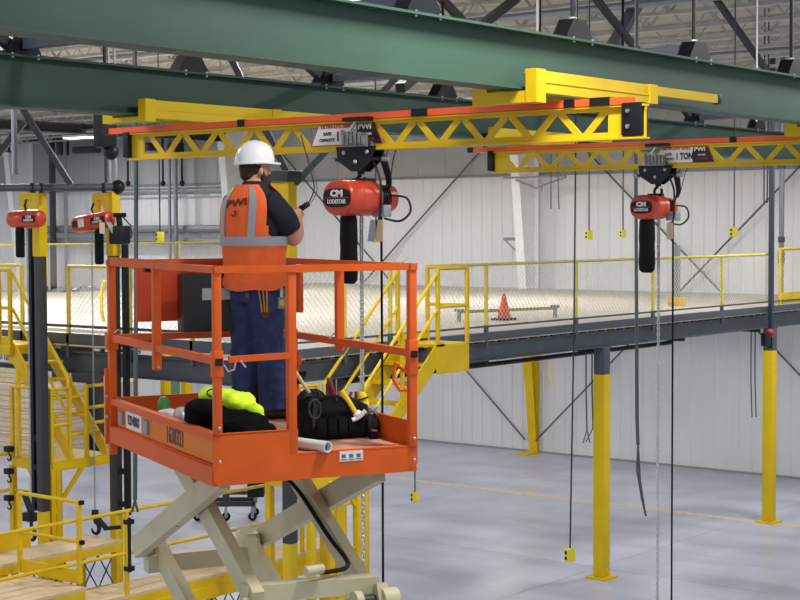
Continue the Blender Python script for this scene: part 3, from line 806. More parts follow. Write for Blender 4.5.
def big_hoist(X, Y, s, label, chain_len, bag_len, bag_w, pend, tagm, trolley_off=0):
    zt = 6.66
    t = thing('chain_hoist', label, 'hoist', (X, Y, 6.2))
    c = V((X+.03, Y+(.01 if s == 1 else .05), 6.315 if s == 1 else 6.285))
    Lb, wd, ht = .58*s, .30*s, .262*s
    hoist_body(t, c, (1, 0, 0), (0, 1, 0), Lb, wd, ht)
    # trolley with side plates, wheels, hook block
    mb = MB()
    for sx in (-1, 1):
        xx = X+sx*.055
        mb.prism([(xx-.006, Y-.19, zt+.035), (xx-.006, Y+.19, zt+.035), (xx-.006, Y+.17, zt-.07), (xx-.006, Y+.04, zt-.15), (xx-.006, Y-.04, zt-.15), (xx-.006, Y-.15, zt-.07)], (.012, 0, 0))
    mb.box((X-.06, Y-.2, zt-.07), (X+.06, Y+.2, zt-.05))
    tr = mb.build('trolley', BLACKM, t, smooth=False)
    for sy in (-.11, .11):
        for sx in (-1, 1):
            sub(tr, MB().tube([(X+sx*.014, Y+sy, zt+.045), (X+sx*.05, Y+sy, zt+.045)], .03, 12), 'wheel', CHROME)
    for sy, zz in ((-.11, zt-.01), (.11, zt-.01), (0, zt-.08)): sub(tr, MB().ell((X-.066, Y+sy, zz), (.010, .017, .017), 8, 6), 'bolt', GALV)
    mb = MB()
    for yy in (-.24, .24): mb.tube([(X, Y+yy-.03, zt-.06), (X, Y+yy+.03, zt-.06)], .022, 10)
    sub(tr, mb, 'bumper', GALV)
    # festoon terminal block in front of the sign
    mb = MB()
    mb.box((X-.10, Y-.13, zt+.03), (X-.075, Y+.10, zt+.13))
    for k in range(6): mb.box((X-.112, Y-.12+k*.038, zt+.045+.01*(k % 2)), (X-.098, Y-.098+k*.038, zt+.115+.02*(k % 3)))
    sub(tr, mb, 'terminal_block', mat('terminal_grey', (120, 120, 116), .5, var=.35, scale=30), smooth=False)
    sub(tr, MB().box((X-.12, Y-.16, zt+.215), (X-.05, Y+.08, zt+.245)), 'collector_arm', BLACKM, smooth=False)
    sub(tr, MB().tube([(X-.08, Y-.02, zt+.22), (X-.1, Y+.02, zt+.15)], .012, 6), 'collector_link', CHROME)
    mb = MB(); top = V((X, Y, zt-.13))
    mb.tube([top, top-V((0, 0, .04))], .03, 10)
    pts = []
    for k in range(12):
        a_ = math.radians(90-k*28); pts.append(top+V((0, .042*math.cos(a_), -.09+.042*math.sin(a_))))
    mb.tube(pts, .014, 8)
    mb.build('suspension_hook', BLACKM, t)
    # chain bag under the lettered half
    bx, by = X-.09*s, Y+(.045 if s == 1 else .075)
    mb = MB(); zb = c.z-ht/2+.02
    rings = []
    prof = [(.06, 0), (.07, -.05), (.074, -.2), (.07, -bag_len*.5), (.076, -bag_len*.8), (.07, -bag_len*.95), (.045, -bag_len)]
    mb.tube([(bx+.002*math.sin(i*3), by, zb+h_) for i, (r, h_) in enumerate(prof)], [(r*bag_w/.066, r*.8*bag_w/.066) for r, h_ in prof], 16, side=(0, 1, 0))
    mb.build('chain_bag', BLACK, t)
    mb = MB()
    for q in (-.04, 0, .04): mb.cbox((bx-.05, by+q, zb+.005), (.012, .014, .05))
    mb.build('bag_clip', CHROME, t, smooth=False)
    ct = V((X-.02, Y-.02, c.z-ht/2+.03))
    link_chain(MB(), ct, chain_len, .038, .0145, .0052).build('load_chain', CHROME, t, fix=False)
    hook(MB(), ct-V((0, 0, chain_len)), 1.6).build('load_hook', BLACKM, t)
    # motor-end electric cables
    mb = MB(); e = c+V((Lb/2-.04, -.02, 0))
    for k in range(3):
        o_ = .022*k
        mb.tube(curve([(X+.02, Y-.16-o_, zt-.03), (X+.1, Y-.14-o_, zt-.13), (X+.2, Y-.1-o_*.5, zt-.24), e+V((-.08, -.1+o_, .02))]), .011-.001*k, 7)
    mb.tube(curve([e+V((-.1, -.13, .02)), e+V((.0, -.2, -.0)), e+V((.03, -.21, -.1)), e+V((-.02, -.15, -.17)), e+V((-.12, -.08, -.15))]), .009, 7)
    mb.tube(curve([(X+.0, Y-.12, zt-.07), (X+.03, Y-.16, zt-.22), (X+.06, Y-.14, c.z-.1), (X+.07, Y-.1, c.z-ht/2-.05)]), .01, 7)
    mb.build('power_cable', HOSE, t)
    for k in range(2):
        pass
    MB().tube(curve([(X+.04, Y-.30, zt+.0), (X+.06, Y-.26, zt-.06), (X+.1, Y-.2, zt-.2), (X+.15, Y-.14, zt-.28)]), .004, 6).tube(curve([(X+.04, Y-.22, zt+.0), (X+.05, Y-.2, zt-.08), (X+.1, Y-.16, zt-.2), (X+.15, Y-.12, zt-.28)]), .004, 6).build('control_wire', BLACK, t)
    pc = V((X+.1, Y-.11, c.z-ht*.42))
    MB().bbox(pc-V((.04, .06, .03)), pc+V((.05, .06, .06)), .01).build('cable_gland', GALV, t)
    # tags
    q = pc+V((-.03, .0, -.03))
    for mm, dy, rot in tagm:
        mb = MB(); A = q+V((-.03, dy, -.02)); 
        mb.prism([A+V((0, .035, 0)), A+V((0, -.035, 0)), A+V((0, -.035-rot, -.16)), A+V((0, .035-rot, -.16))], (.002, 0, 0)); mb.build('inspection_tag', mm, t, smooth=False)
    MB().tube([pc, pc-V((0, .003, 1.0)), pc-V((-.004, 0, pend))], .0095, 7).build('pendant_cable', BLACK, t)
    return t
HY = 7.60
big_hoist(9.1, HY, 1.0, 'large red chain hoist hanging from the near yellow crane beside the worker', 3.3, .52, .066, 2.9, [(TAGB, -.03, 0), (TAGBL, .02, -.03)])
big_hoist(13.9, 7.81, .92, 'red chain hoist hanging from the far yellow crane at the right', 4.6, .54, .075, 3.9, [(TAGB, 0, 0)])

# pendants hanging from overhead lines ------------------------------------
def pendant(px, py, d, label, wire=CABLE, sz=1.0, ztop=9.75, lean=0, r=.009):
    p = at(px, py, d=d)
    t = thing('push_button_pendant', label, 'pendant', (p.x, p.y, p.z))
    q = V((p.x, p.y, ztop))+R0*lean
    MB().tube([p+V((0, 0, .05)), p.lerp(q, .35)+R0*(lean*.15), q], r, 6).build('cable', wire, t)
    s = sz
    e = R0
    body = MB()
    M = Matrix.Rotation(math.atan2(R0.y, R0.x)+.5, 4, 'Z'); M.translation = p
    bm_ = MB(M); bm_.bbox((-.05*s, -.035*s, -.07*s), (.05*s, .035*s, .07*s), .01).build('button_box', PALEY, t)
    bm_ = MB(M)
    for zz in (.03, -.03): bm_.cbox((-.052*s, 0, zz*s), (.012, .03*s, .03*s))
    bm_.build('button', BLACK, t, smooth=False)
    return t
pendant(415, 497, 24.5, 'yellow push-button pendant hanging right of the lift over the open floor', sz=1.1, ztop=4.40, r=.012)
pendant(570, 555, 17.5, 'yellow push-button pendant hanging low on a long dark cable left of the near yellow column', sz=1.05, lean=.08, wire=HOSE)
pendant(376, 237, 18.5, 'yellow push-button pendant hanging behind the big hoist tags', sz=.9)
pendant(589, 235, 19.5, 'yellow push-button pendant against the white wall, left of the pair by the far hoist', sz=.8)
pendant(623, 234, 20, 'pale yellow push-button pendant against the white wall just left of the far hoist', sz=.7)
pendant(734, 232, 21, 'yellow push-button pendant hanging by the diagonal rod right of the far hoist', sz=.9)
pendant(160, 237, 19.5, 'yellow push-button pendant hanging left of the worker in front of the fat pipes', sz=.9, wire=HOSE)
# loose cables
def loose(pts, d, r, label, m=CABLE, split=None):
    P = [at(x, y, d=d) for x, y in pts]
    P[0] = V((P[1].x, P[1].y, 9.75))
    mb = MB().tube(P, r, 6)
    if split:
        for s_ in split: mb.tube([P[-1]]+[at(x, y, d=d) for x, y in s_], r*.6, 5)
    return tag(mb.build('hanging_cable', m), label, 'cable')
loose([(636, 100), (636, 185), (636.5, 300), (637, 420), (638, 445)], 17, .019, 'thick grey-green cable bundle hanging left of the far hoist chain', split=[[(640, 480), (645, 513)], [(637, 470), (642, 500), (646, 516)]])
loose([(135, 100), (136, 175), (136, 300), (135, 500)], 15.5, .022, 'grey rope hanging behind the left rails of the lift, ending in a split tail', split=[[(132, 512)], [(138, 512)]])
for a_, b_, y1_, dd, lb in ((551, 551, 209, 33, 'left of two short loose wires over the mezzanine right of the white wall column'), (557, 559, 209, 33, 'right of two short loose wires over the mezzanine right of the white wall column'),
                     (764, 764, 203, 27, 'left of two short loose wires beside the dark riser post'), (768, 767, 203, 27, 'right of two short loose wires beside the dark riser post'),
                     (577, 577, 300, 20, None)):
    if lb: loose([(a_, 80), (a_, 150), (b_, y1_)], dd, .012, lb)
def under_wire(px, y0, y1, d, label, m=CABLE, tails=()):
    tp = at(px, y0, d=d); tp.z = 4.41
    mb = MB().tube([tp, at(px, (y0+y1)/2, d=d), at(px+1, y1, d=d)], .013, 6)
    for x, y in tails: mb.tube([at(px+1, y1, d=d), at(x, y, d=d)], .01, 5)
    return tag(mb.build('hanging_wire', m), label, 'wire')
under_wire(586, 352, 430, 28, 'loose wire with crossed tails hanging under the mezzanine left of the near yellow column', tails=((583, 443), (590, 443)))
under_wire(592, 352, 428, 28, 'loose wire hanging just left of the near yellow column under the mezzanine', tails=((586, 442),))
under_wire(751, 341, 417, 33, 'left of two loose wires under the mezzanine beside the right yellow column')
under_wire(755, 341, 417, 33, 'right of two loose wires under the mezzanine beside the right yellow column')
under_wire(550, 360, 386, 33, 'short yellow pull cord under the mezzanine right of the yellow wall column foot', PALEY)
# ================================================================== JIB COLUMNS with small hoists (left)
def jib(x, y, name_lb, zf, tagc=False, side=(0, 1, 0)):
    t = thing('hoist_column', name_lb, 'column', (x, y, 0))
    w_ = .062
    MB().bbox((x-w_, y-w_, 0.02), (x+w_, y+w_, zf), .012).build('yellow_foot', YEL, t)
    MB().bbox((x-w_, y-w_, zf), (x+w_, y+w_, 5.72), .012).build('shaft', DSTEEL, t)
    MB().bbox((x-w_-.01, y-w_-.01, 5.72), (x+w_+.01, y+w_+.01, 6.6), .012).build('yellow_head', YEL2, t)
    MB().box((x-.2, y-.2, 0), (x+.2, y+.2, .02)).build('base_plate', YEL, t, smooth=False)
    mb = MB(); s = V(side)
    mb.bar(V((x, y, 6.54))+s*.05, V((x, y, 6.54))+s*.36, .12, .1)
    mb.prism([V((x-.02, y, 6.5))+s*.09, V((x-.02, y, 6.22))+s*.09, V((x-.02, y, 6.5))+s*.26], (.04, 0, 0))
    mb.bar(V((x, y, 6.54))+s*.33, V((x, y, 6.32))+s*.33, .1, .07)
    mb.build('arm', YEL2, t, smooth=False)
    # black slide rail beside the column
    o = R0*.0
    if zf > 2.5: return t
    q = V((x, y, 0))-V((.02, -.16, 0)) if not tagc else V((x, y, 0))-V((-.04, .19, 0))
    MB().cbox((q.x, q.y, (zf+6.1)/2), (.07, .07, 6.1-zf)).build('slide_rail', BLACKM, t, smooth=False)
    for zz in (zf+.15, zf+.6, zf+1.0): MB().bar((x, y, zz), (q.x, q.y, zz), .08, .07).build('clamp_arm', BLACKM, t, smooth=False)
    return t
jib(13.915, 17.28, 'dark square column with yellow head at the far left, left of the two', 2.25)
jib(14.75, 16.75, 'dark square column with yellow head just left of the orange lift', 2.15, tagc=True)
jib(13.03, 11.93, 'dark square column with yellow head behind the worker', 2.6, side=(0, 1, 0), tagc=True)
t = thing('column_cap_block', 'black cap block on top of the column behind the worker', 'block', (13.03, 11.93, 6.6))
MB().bbox((12.88, 11.8, 6.61), (13.18, 12.1, 6.72), .02).build('block', DSTEEL, t)

def small_hoist(c, tilt, Lb, label, bag, rev, chain_z, extra):
    t = thing('chain_hoist', label, 'hoist', c)
    ax = V((.12, -1, tilt)).normalized() if not rev else V((.12, 1, tilt)).normalized()
    side = ax.cross(V((0, 0, 1))).normalized()
    lc = c
    mb = MB()
    n = 22; rings = []
    h = Lb/2; up = side.cross(ax)*-1
    if up.z < 0: up = -up
    for d, r in ((-h, .07), (-h+.02, .1), (-h+.05, .112), (-h+.2, .115), (-.0, .115), (.01, .108), (.02, .108), (.03, .12), (h-.08, .12), (h-.02, .105), (h, .075)):
        rings.append([c+ax*d+side*(r*.95*math.cos(6.2832*k/n))+up*(r*math.sin(6.2832*k/n)) for k in range(n)])
    for r in rings:
        for p in r: mb.pt(p)
    for i in range(len(rings)-1):
        for k in range(n): mb.f.append((i*n+k, i*n+(k+1) % n, (i+1)*n+(k+1) % n, (i+1)*n+k))
    mb.f.append(tuple(range(n))); mb.f.append(tuple((len(rings)-1)*n+k for k in range(n)))
    mb.build('body', RED, t)
    # label on the side facing the room's open side
    fr = c+ax*(h*.55)-side*0
    sd = side if side.dot(CAM-c) > 0 else -side
    px_ = fr+sd*.118
    xd = ax if ax.cross(up).dot(sd) > 0 else -ax
    pl = MB().bar(px_-xd*.12, px_+xd*.12, .004, .09, up=up).build('name_plate', BLACKM, t, smooth=False)
    sub(pl, text_mb('CM', .05, px_+sd*.006+up*.02, xd, up, 1.3, .003, .002), 'lettering', LABELW, smooth=False)
    sub(pl, text_mb('LODESTAR', .036, px_+sd*.006-up*.02, xd, up, .95, .003, .0015), 'lettering', LABELW, smooth=False)
    if extra:
        px2 = c-ax*(h*.35)+sd*.114
        MB().bar(px2-xd*.05, px2+xd*.05, .004, .11, up=up).build('spec_plate', LABELW, t, smooth=False)
        px2 = c-ax*(h*.72)+sd*.112
        MB().bar(px2-xd*.04, px2+xd*.04, .004, .09, up=up).build('spec_plate', LABELB, t, smooth=False)
    hook_top = c+V((0, 0, .2))
    MB().tube([c+V((0, 0, .09)), c+V((0, 0, .13)), c+V((0, .03, .17)), c+V((0, 0, .22)), c+V((0, -.02, .26))], .014, 8).build('suspension_hook', BLACKM, t)
    bp = c+V((0, bag[0], -.11))
    MB().tube([bp+V((0, 0, .0)), bp-V((0, 0, .04)), bp-V((0, 0, bag[1]*.6)), bp-V((0, 0, bag[1]*.95)), bp-V((0, 0, bag[1]))], [.055, .062, .062, .062, .045], 14).build('chain_bag', BLACK, t)
    ct = c+V((0, bag[2], -.09))
    link_chain(MB(), ct, ct.z-chain_z, pitch=.045, w_=.012, r=.004).build('load_chain', GALV, t, fix=False)
    hb = ct.copy(); hb.z = chain_z
    MB().bbox(hb-V((.035, .035, .06)), hb+V((.035, .035, .02)), .01).build('hook_block', BLACKM, t)
    hook(MB(), hb-V((0, 0, .05)), 2.0).build('load_hook', BLACKM, t)
    return t
small_hoist(at(26, 219, d=21.2), .02, .58, 'small red chain hoist hanging from the far left column head', (.13, .40, -.02), False, 1.95+.3, False)
small_hoist(at(93, 222, d=21.6), .13, .66, 'red chain hoist with paper tags hanging from the column left of the lift', (-.12, .46, .03), False, 2.25, True)
p = at(102, 222, d=21.35)
for lb, dx, mm in (('cream paper tag hanging under the red hoist beside the lift', 0, TAGB), ('pale blue paper tag hanging aslant under the red hoist beside the lift', .09, TAGBL)):
    a = p+R0*dx
    tag(MB().prism([a+R0*-.035, a+R0*.035+V((0, 0, -.01)), a+R0*(.035+dx*.8)+V((0, 0, -.16)), a+R0*(-.035+dx*.8)+V((0, 0, -.15))], (.002, .002, 0)).build('paper_tag', mm, smooth=False), lb, 'tag')
p = at(120, 233, d=21.4)
t = thing('motor_trolley', 'black motor unit behind the red hoist beside the lift column', 'motor', p)
MB().bbox(p-V((.09, .12, .15)), p+V((.09, .13, .1)), .03).build('motor', BLACKM, t)
MB().tube([p+V((0, 0, .1)), p+V((-.02, 0, .22))], .04, 10).tube([p+V((-.06, .06, .24)), p+V((.06, -.06, .24))], .03, 10).build('sensor', BLACKM, t)
MB().tube([p+V((0, -.05, .22)), p+V((.05, -.16, .1)), p+V((.05, -.17, -.05)), p+V((0, -.1, -.14))], .01, 6).build('cable', HOSE, t)
# header pipe joining the two left columns
a = V((12.6, 17.55, 6.69)); b_ = V((14.85, 16.72, 6.69))
a = at(-30, 188, d=21.0); b_ = at(118, 187, d=21.9)
t = thing('header_pipe', 'dark horizontal pipe lying across the heads of the two left columns', 'pipe', a)
MB().tube([a, b_], .05, 10).build('pipe', STEEL, t)
mb = MB()
for px in (33, 42, 104): 
    q = at(px, 188, d=21.0+.9*(px+30)/148); mb.bar(q-R0*.02, q+R0*.02, .13, .13)
mb.build('clamp_ring', BLACKM, t)
MB().ell(b_, (.1, .1, .1)).build('end_fitting', BLACKM, t)
# vertical slim conduits by the second column
for px, m_, lb in ((110, GALV, 'bright thin conduit rising from the column head left of the near crane end'), (116, GALV, 'second thin conduit rising from the column head left of the near crane end'), (106, DSTEEL, 'dark conduit rising from the column head left of the near crane end')):
    q = at(px, 185, d=22.0)
    rod('conduit', (q.x, q.y, 6.72), (q.x, q.y, 9.0), .022, m_, lb, 'conduit')
def brace_px(a, da, b, db, w_, m, lb):
    tag(MB().bar(at(*a, d=da), at(*b, d=db), w_, w_).build('sway_brace', m, smooth=False), lb, 'brace')
brace_px((71, 185), 21.3, (-8, 60), 21.3, .075, DSTEEL, 'dark sway brace rising left from the header pipe over the left columns')
brace_px((-12, 168), 24, (24, 122), 24, .09, DSTEEL, 'dark brace end at the left picture edge under the green beam')
brace_px((291, 181), 17.6, (232, 60), 17.6, .07, DSTEEL, 'left leg of the dark V brace on the column behind the worker')
brace_px((295, 184), 17.6, (425, 48), 17.6, .07, STEEL, 'right leg of the V brace on the column behind the worker')
q = at(15, 175, d=14)
rod('drop_pipe', (q.x, q.y, q.z+.0), (q.x, q.y, 9.0), .025, PIPE, 'grey drop pipe hanging at the far left under the green beam', 'pipe')
a = at(105, 120, d=20)
tag(MB().tube([a, V((a.x, a.y, 9.75))], .02, 6).bbox(a-V((.12, .1, .35)), a+V((.12, .1, .2)), .04).ell(a+V((.05, -.05, -.4)), (.1, .1, .1)).build('hoist_motor', BLACKM), 'black motor hanging beyond the left end of the near crane rail', 'motor')

# ================================================================== STAIR TOWERS
def stair(label, top, dirv, side, zt, zb, run, wid, nst, rails=(0, 1)):
    """top: near/outer top corner of the flight; dirv: downhill; side: across"""
    top = V(top); d = V(dirv); s = V(side); t = thing('stair_flight', label, 'stair', (top.x, top.y, zb))
    dz = zb-zt
    def P(u, v_, z): return V((top.x, top.y, 0))+d*(u*run)+s*v_+V((0, 0, z))
    for v_ in (0, wid):
        mb = MB()
        off = .13
        poly = [P(0, v_, zt+.02), P(1.0, v_, zb+.10), P(1.06, v_, zb-.08), P(.96, v_, zb-.1), P(-.02, v_, zt-.27), P(-.1, v_, zt-.27), P(-.1, v_, zt+.02)]
        mb.prism(poly, s*(.03 if v_ == 0 else -.03)); mb.build('stringer', YEL, t, smooth=False)
    for i in range(1, nst):
        u = i/nst; z = zt+dz*u
        mb = MB(); c = P(u, wid/2, z-.02)
        mb.bar(c-s*(wid/2-.03), c+s*(wid/2-.03), .24, .035) ; mb.build('tread', YEL, t, smooth=False)
    for v_ in [wid*i_ for i_ in rails]:
        r = MB(); hr = 1.02
        r.tube([P(0, v_, zt+hr), P(1.0, v_, zb+hr), P(1.0, v_, zb+.05)], .024, 8); r.build('handrail', YEL2, t)
        MB().tube([P(0, v_, zt+hr*.5), P(1.0, v_, zb+hr*.5)], .022, 8).build('mid_rail', YEL2, t)
        MB().cbox(P(.5, v_, (zt+zb)/2+hr*.5-.05), (.045, .045, hr)).build('post', YEL, t, smooth=False)
    return t
def fence(t, pts, z0, levels=(.53, 1.07), r=.024, m=None, kick=True, skip=()):
    m = m or YEL
    P = [V((*p, 0)) for p in pts]
    for i, c in enumerate(P):
        if i in skip: continue
        MB().cbox((c.x, c.y, z0+levels[-1]/2), (.048, .048, levels[-1])).build('post', m, t, smooth=False)
    for j, L_ in enumerate(levels):
        MB().tube([p+V((0, 0, z0+L_)) for p in P], r, 8).build('top_rail' if j == len(levels)-1 else 'mid_rail', m, t)
    if kick:
        mb = MB()
        for a_, b_ in zip(P, P[1:]): mb.bar(a_+V((0, 0, z0+.06)), b_+V((0, 0, z0+.06)), .01, .12)
        mb.build('kick_plate', m, t, smooth=False)
def platform(name, label, x0, x1, y0, y1, z, legs, kind='plate', depth=.16, catg='platform'):
    t = thing(name, label, catg, (x0, y0, 0))
    mb = MB()
    for a_, b_ in (((x0, y0), (x1, y0)), ((x1, y0), (x1, y1)), ((x1, y1), (x0, y1)), ((x0, y1), (x0, y0))):
        mb.bar((*a_, z-.04-depth/2), (*b_, z-.04-depth/2), .04, depth)
    mb.build('frame', YEL, t, smooth=False)
    MB().box((x0-.02, y0-.02, z-.04), (x1+.02, y1+.02, z)).build('deck', WOOD if kind == 'wood' else YEL2, t, smooth=False)
    for (a_, b_) in legs:
        MB().cbox((a_, b_, (z-.1)/2), (.09, .09, z-.1)).build('leg', YEL, t, smooth=False)
    return t
# left tower: upper landing at mezzanine level
LXa, LXb = 14.05, 14.9
t = platform('stair_landing', 'yellow upper landing of the left stair at mezzanine level', LXa+.3, LXb+.15, 18.5, 19.4, 4.44, [], depth=.1)
fence(t, [(LXa+.3, 18.5), (LXa+.3, 18.75), (LXa+.3, 19.4)], 4.44)
stair('yellow stair flight at the left going down from the mezzanine to a lower landing', (LXa+.35, 18.5), (0, -1, 0), (1, 0, 0), 4.44, 3.0, 1.18, .66, 6, (0,))
t = thing('stair_landing', 'yellow lower landing with guard rails at the foot of the left stair', 'platform', (14.05, 17.24, 0))
z = 2.9
x0, x1, y0, y1 = 14.05, 15.15, 17.26, 18.1
mb = MB()
for a_, b_ in (((x0, y0), (x1, y0)), ((x1, y0), (x1, y1)), ((x1, y1), (x0, y1)), ((x0, y1), (x0, y0))): mb.bar((*a_, z-.06), (*b_, z-.06), .04, .13)
mb.build('frame', YEL, t, smooth=False)
MB().box((x0, y0, z-.02), (x1, y1, z+.005)).build('deck', YEL2, t, smooth=False)
for a_, b_ in ((x0, y0), (x0, y1), (x1, y0), (x0+.1, y0+.02), (x1-.3, y1)): MB().cbox((a_, b_, z/2-.05), (.075, .075, z-.1)).build('leg', YEL, t, smooth=False)
mb = MB(); mb.bar((x0+.02, y0, 2.2), (x0+.55, y0, 2.8), .05, .05).bar((x0, y0+.02, 2.2), (x0, y0+.5, 2.8), .05, .05); mb.build('knee_brace', YEL, t, smooth=False)
mb = MB(); 
for zz in (2.45, 1.85, 1.25): mb.tube([(x0, y0, zz), (x0, y1, zz)], .018, 6)
mb.build('rung', YEL, t)
fence(t, [(x0, y1), (x0, y0)], z, levels=(1.0,), kick=False)
for px_, lv in ((.0, (.5, 1.0)),):
    P = [(x0, y0), (x0+.32, y0)]
    fence(t, P, z, levels=lv, kick=False, skip=(0,))
    fence(t, [(x0+.62, y0), (x1, y0)], z, levels=(.48, .7, 1.0), kick=False)

# right tower behind the lift
RY0, RY1 = 13.6, 14.32
t = thing('stair_landing', 'yellow upper landing of the right stair beside the mezzanine railing', 'platform', (17.96, RY0, 4.0))
MB().box((17.92, RY0, 4.40), (18.66, RY1, 4.44)).build('deck', YEL2, t, smooth=False)
MB().box((17.92, RY0-.02, 4.02), (18.68, RY0, 4.41)).box((18.64, RY0, 4.02), (18.68, RY1, 4.41)).build('frame', YEL, t, smooth=False)
fence(t, [(17.96, RY0), (18.66, RY0), (18.66, RY1)], 4.44, kick=False)
MB().box((17.98, RY1-.02, 4.44), (18.62, RY1, 4.56)).build('kick_plate', YEL, t, smooth=False)
MB().cbox((17.96, RY1, 4.98), (.05, .05, 1.1)).build('post', YEL, t, smooth=False)
stair('yellow stair flight going down behind the right end of the orange lift', (17.96, RY0), (-1, 0, 0), (0, 1, 0), 4.44, 2.95, 1.62, .72, 6)
# grey stencil plate on stringer
t = thing('stair_landing', 'yellow lower landing with rails under the stair behind the lift', 'platform', (15.3, RY0, 0))
z = 2.9
mb = MB()
for a_, b_ in (((15.2, RY0), (16.4, RY0)), ((16.4, RY0), (16.4, RY1)), ((16.4, RY1), (15.2, RY1)), ((15.2, RY1), (15.2, RY0))): mb.bar((*a_, z-.08), (*b_, z-.08), .04, .17)
mb.build('frame', YEL, t, smooth=False)
MB().box((15.2, RY0, z-.01), (16.4, RY1, z+.005)).build('deck', YEL2, t, smooth=False)
for a_, b_ in ((16.33, RY0), (16.18, RY0), (15.25, RY0), (15.25, RY1), (16.33, RY1), (15.62, RY0)): MB().bbox((a_-.045, b_-.045, 0), (a_+.045, b_+.045, z-.1), .006).build('leg', YEL, t)
mb = MB()
for zz in (2.45, 1.85, 1.2, .6): mb.tube([(16.18, RY0, zz), (15.62, RY0, zz)], .016, 6)
mb.build('rung', YEL, t)
MB().bar((16.18, RY0, 2.35), (15.8, RY0, 2.85), .05, .05).build('knee_brace', YEL, t, smooth=False)
fence(t, [(15.2, RY1), (16.2, RY1)], z, kick=False)
fence(t, [(15.2, RY1), (15.2, RY0)], z, kick=False, skip=(0,))

# low work platforms with plank decks (left foreground)
def truss_skirt(t, x0, x1, y, zt, zb):
    mb = MB(); mb.bar((x0, y, zb), (x1, y, zb), .05, .06)
    n = max(2, int((x1-x0)/.28)); st = (x1-x0)/n
    for i in range(n):
        a_ = x0+i*st
        mb.bar((a_, y, zt), (a_+st, y, zb), .014, .014); mb.bar((a_, y, zb), (a_+st, y, zt), .014, .014)
    return mb.build('truss_skirt', DSTEEL, t, smooth=False)
t = platform('work_platform', 'plank-topped yellow work platform in front of the two left columns, with a truss skirt', 11.6, 14.38, 16.27, 16.9, 1.9, [(11.7, 16.35), (14.2, 16.85), (12.9, 16.85)], 'wood', .1)
truss_skirt(t, 12.9, 14.3, 16.3, 1.75, 1.3)
MB().bar((11.6, 16.92, 2.0), (13.4, 16.92, 2.0), .02, .2).build('kick_plate', YEL, t, smooth=False)
MB().bar((12.2, 16.3, 1.3), (14.3, 16.3, 1.3), .05, .07).build('lower_beam', YEL, t, smooth=False)
t = platform('work_platform', 'long plank walkway with yellow rails passing behind the scissor arms', 12.9, 17.9, 15.32, 15.9, 1.43, [(13.3, 15.4), (17.8, 15.4), (15.6, 15.8)], 'wood', .16)
MB().bar((12.9, 15.29, 1.2), (17.9, 15.29, 1.2), .05, .16).build('stringer_beam', YEL, t, smooth=False)
truss_skirt(t, 14.6, 16.6, 15.3, 1.15, .75)
fence(t, [(11.4, 15.33), (13.66, 15.33), (17.0, 15.33), (17.25, 15.33)], 1.43, kick=False)
ZP = 6.1-4.67*.92
q = at(80, 583, z=ZP)
t = platform('work_platform', 'plank-topped yellow platform in the lower left corner of the picture', 10.4, q.x-.04, q.y-.12, 16.1, ZP-.03, [(10.5, 15.2), (q.x-.1, 15.2)], 'wood', .12)
fence(t, [(q.x, 16.15), (q.x, q.y)], ZP, (.5, .985), kick=False)
MB().bar((q.x, 16.15, ZP+.07), (q.x, q.y, ZP+.07), .02, .17).build('kick_plate', YEL, t, smooth=False)
for zz in (.985, .5): MB().cbox((q.x, q.y-.045, ZP+zz), (.05, .05, .05)).build('end_cap', BLACK, t)
# yellow rails further left
for y_, z_, lb, xe in ((18.9, 2.95, 'yellow guard rail at the left edge, upper of the three', 13.9), (18.6, 1.95, 'yellow guard rail at the left edge beside the lower landing legs', 13.9)):
    t = thing('guard_rail', lb, 'rail', (12, y_, 0))
    a = at(-15, 457 if z_ > 2.5 else 495, d=22.5); b_ = at(15, 452 if z_ > 2.5 else 488, d=22.5)
    MB().tube([a, b_], .024, 8).build('rail', YEL, t)
    MB().cbox((a.x, a.y, a.z/2), (.05, .05, a.z)).build('post', YEL, t, smooth=False)
# black hooks / clamps hanging on the left
for px, py, lb in ((9, 449, 'black hook clamp at the left edge, topmost of three'), (9, 471, 'black hook clamp at the left edge, middle of three'), (9, 498, 'black hook clamp at the left edge, lowest of three')):
    q = at(px, py, d=22.3)
    t = thing('hook_clamp', lb, 'hook', q)
    MB().bbox(q-V((.05, .06, .04)), q+V((.05, .06, .04)), .01).build('clamp', BLACKM, t)
    hook(MB(), q-V((0, 0, .03)), 1.0).build('hook', BLACKM, t)
q = at(29, 512, d=20.6)
tag(MB().bar(q+V((0, .1, .25)), q+V((0, -.05, 0)), .06, .06).bbox(q-V((.06, .1, .12)), q+V((.06, .08, .0)), .02).build('drive_unit', BLACKM), 'black drive unit with lever at the foot of the far left column', 'motor')
q = at(129, 545, d=20.4)
t = thing('rail_bracket', 'black linkage bracket on the rail post left of the scissor arms', 'bracket', q)
MB().cbox(q, (.04, .04, .7)).cbox(q+V((0, 0, .3)), (.1, .1, .06)).cbox(q-V((0, 0, .3)), (.1, .1, .06)).build('bar', BLACKM, t, smooth=False)
q = at(105, 527, d=21.3)
t = thing('lift_clamp', 'black clamp arm holding the base of the column left of the lift', 'clamp', q)
MB().bar(q+V((0, .22, .14)), q+V((0, 0, 0)), .06, .05).bar(q+V((0, 0, -.02)), q+V((0, -.28, .03)), .06, .05).build('arm', BLACKM, t, smooth=False)
# posts at left
q = at(18, 370, x=14.08)
tag(MB().cbox((q.x, q.y, (q.z+2.95)/2), (.05, .05, q.z-2.9)).build('guard_post', YEL, smooth=False), 'single yellow post standing in front of the board stacks at the left edge', 'post')
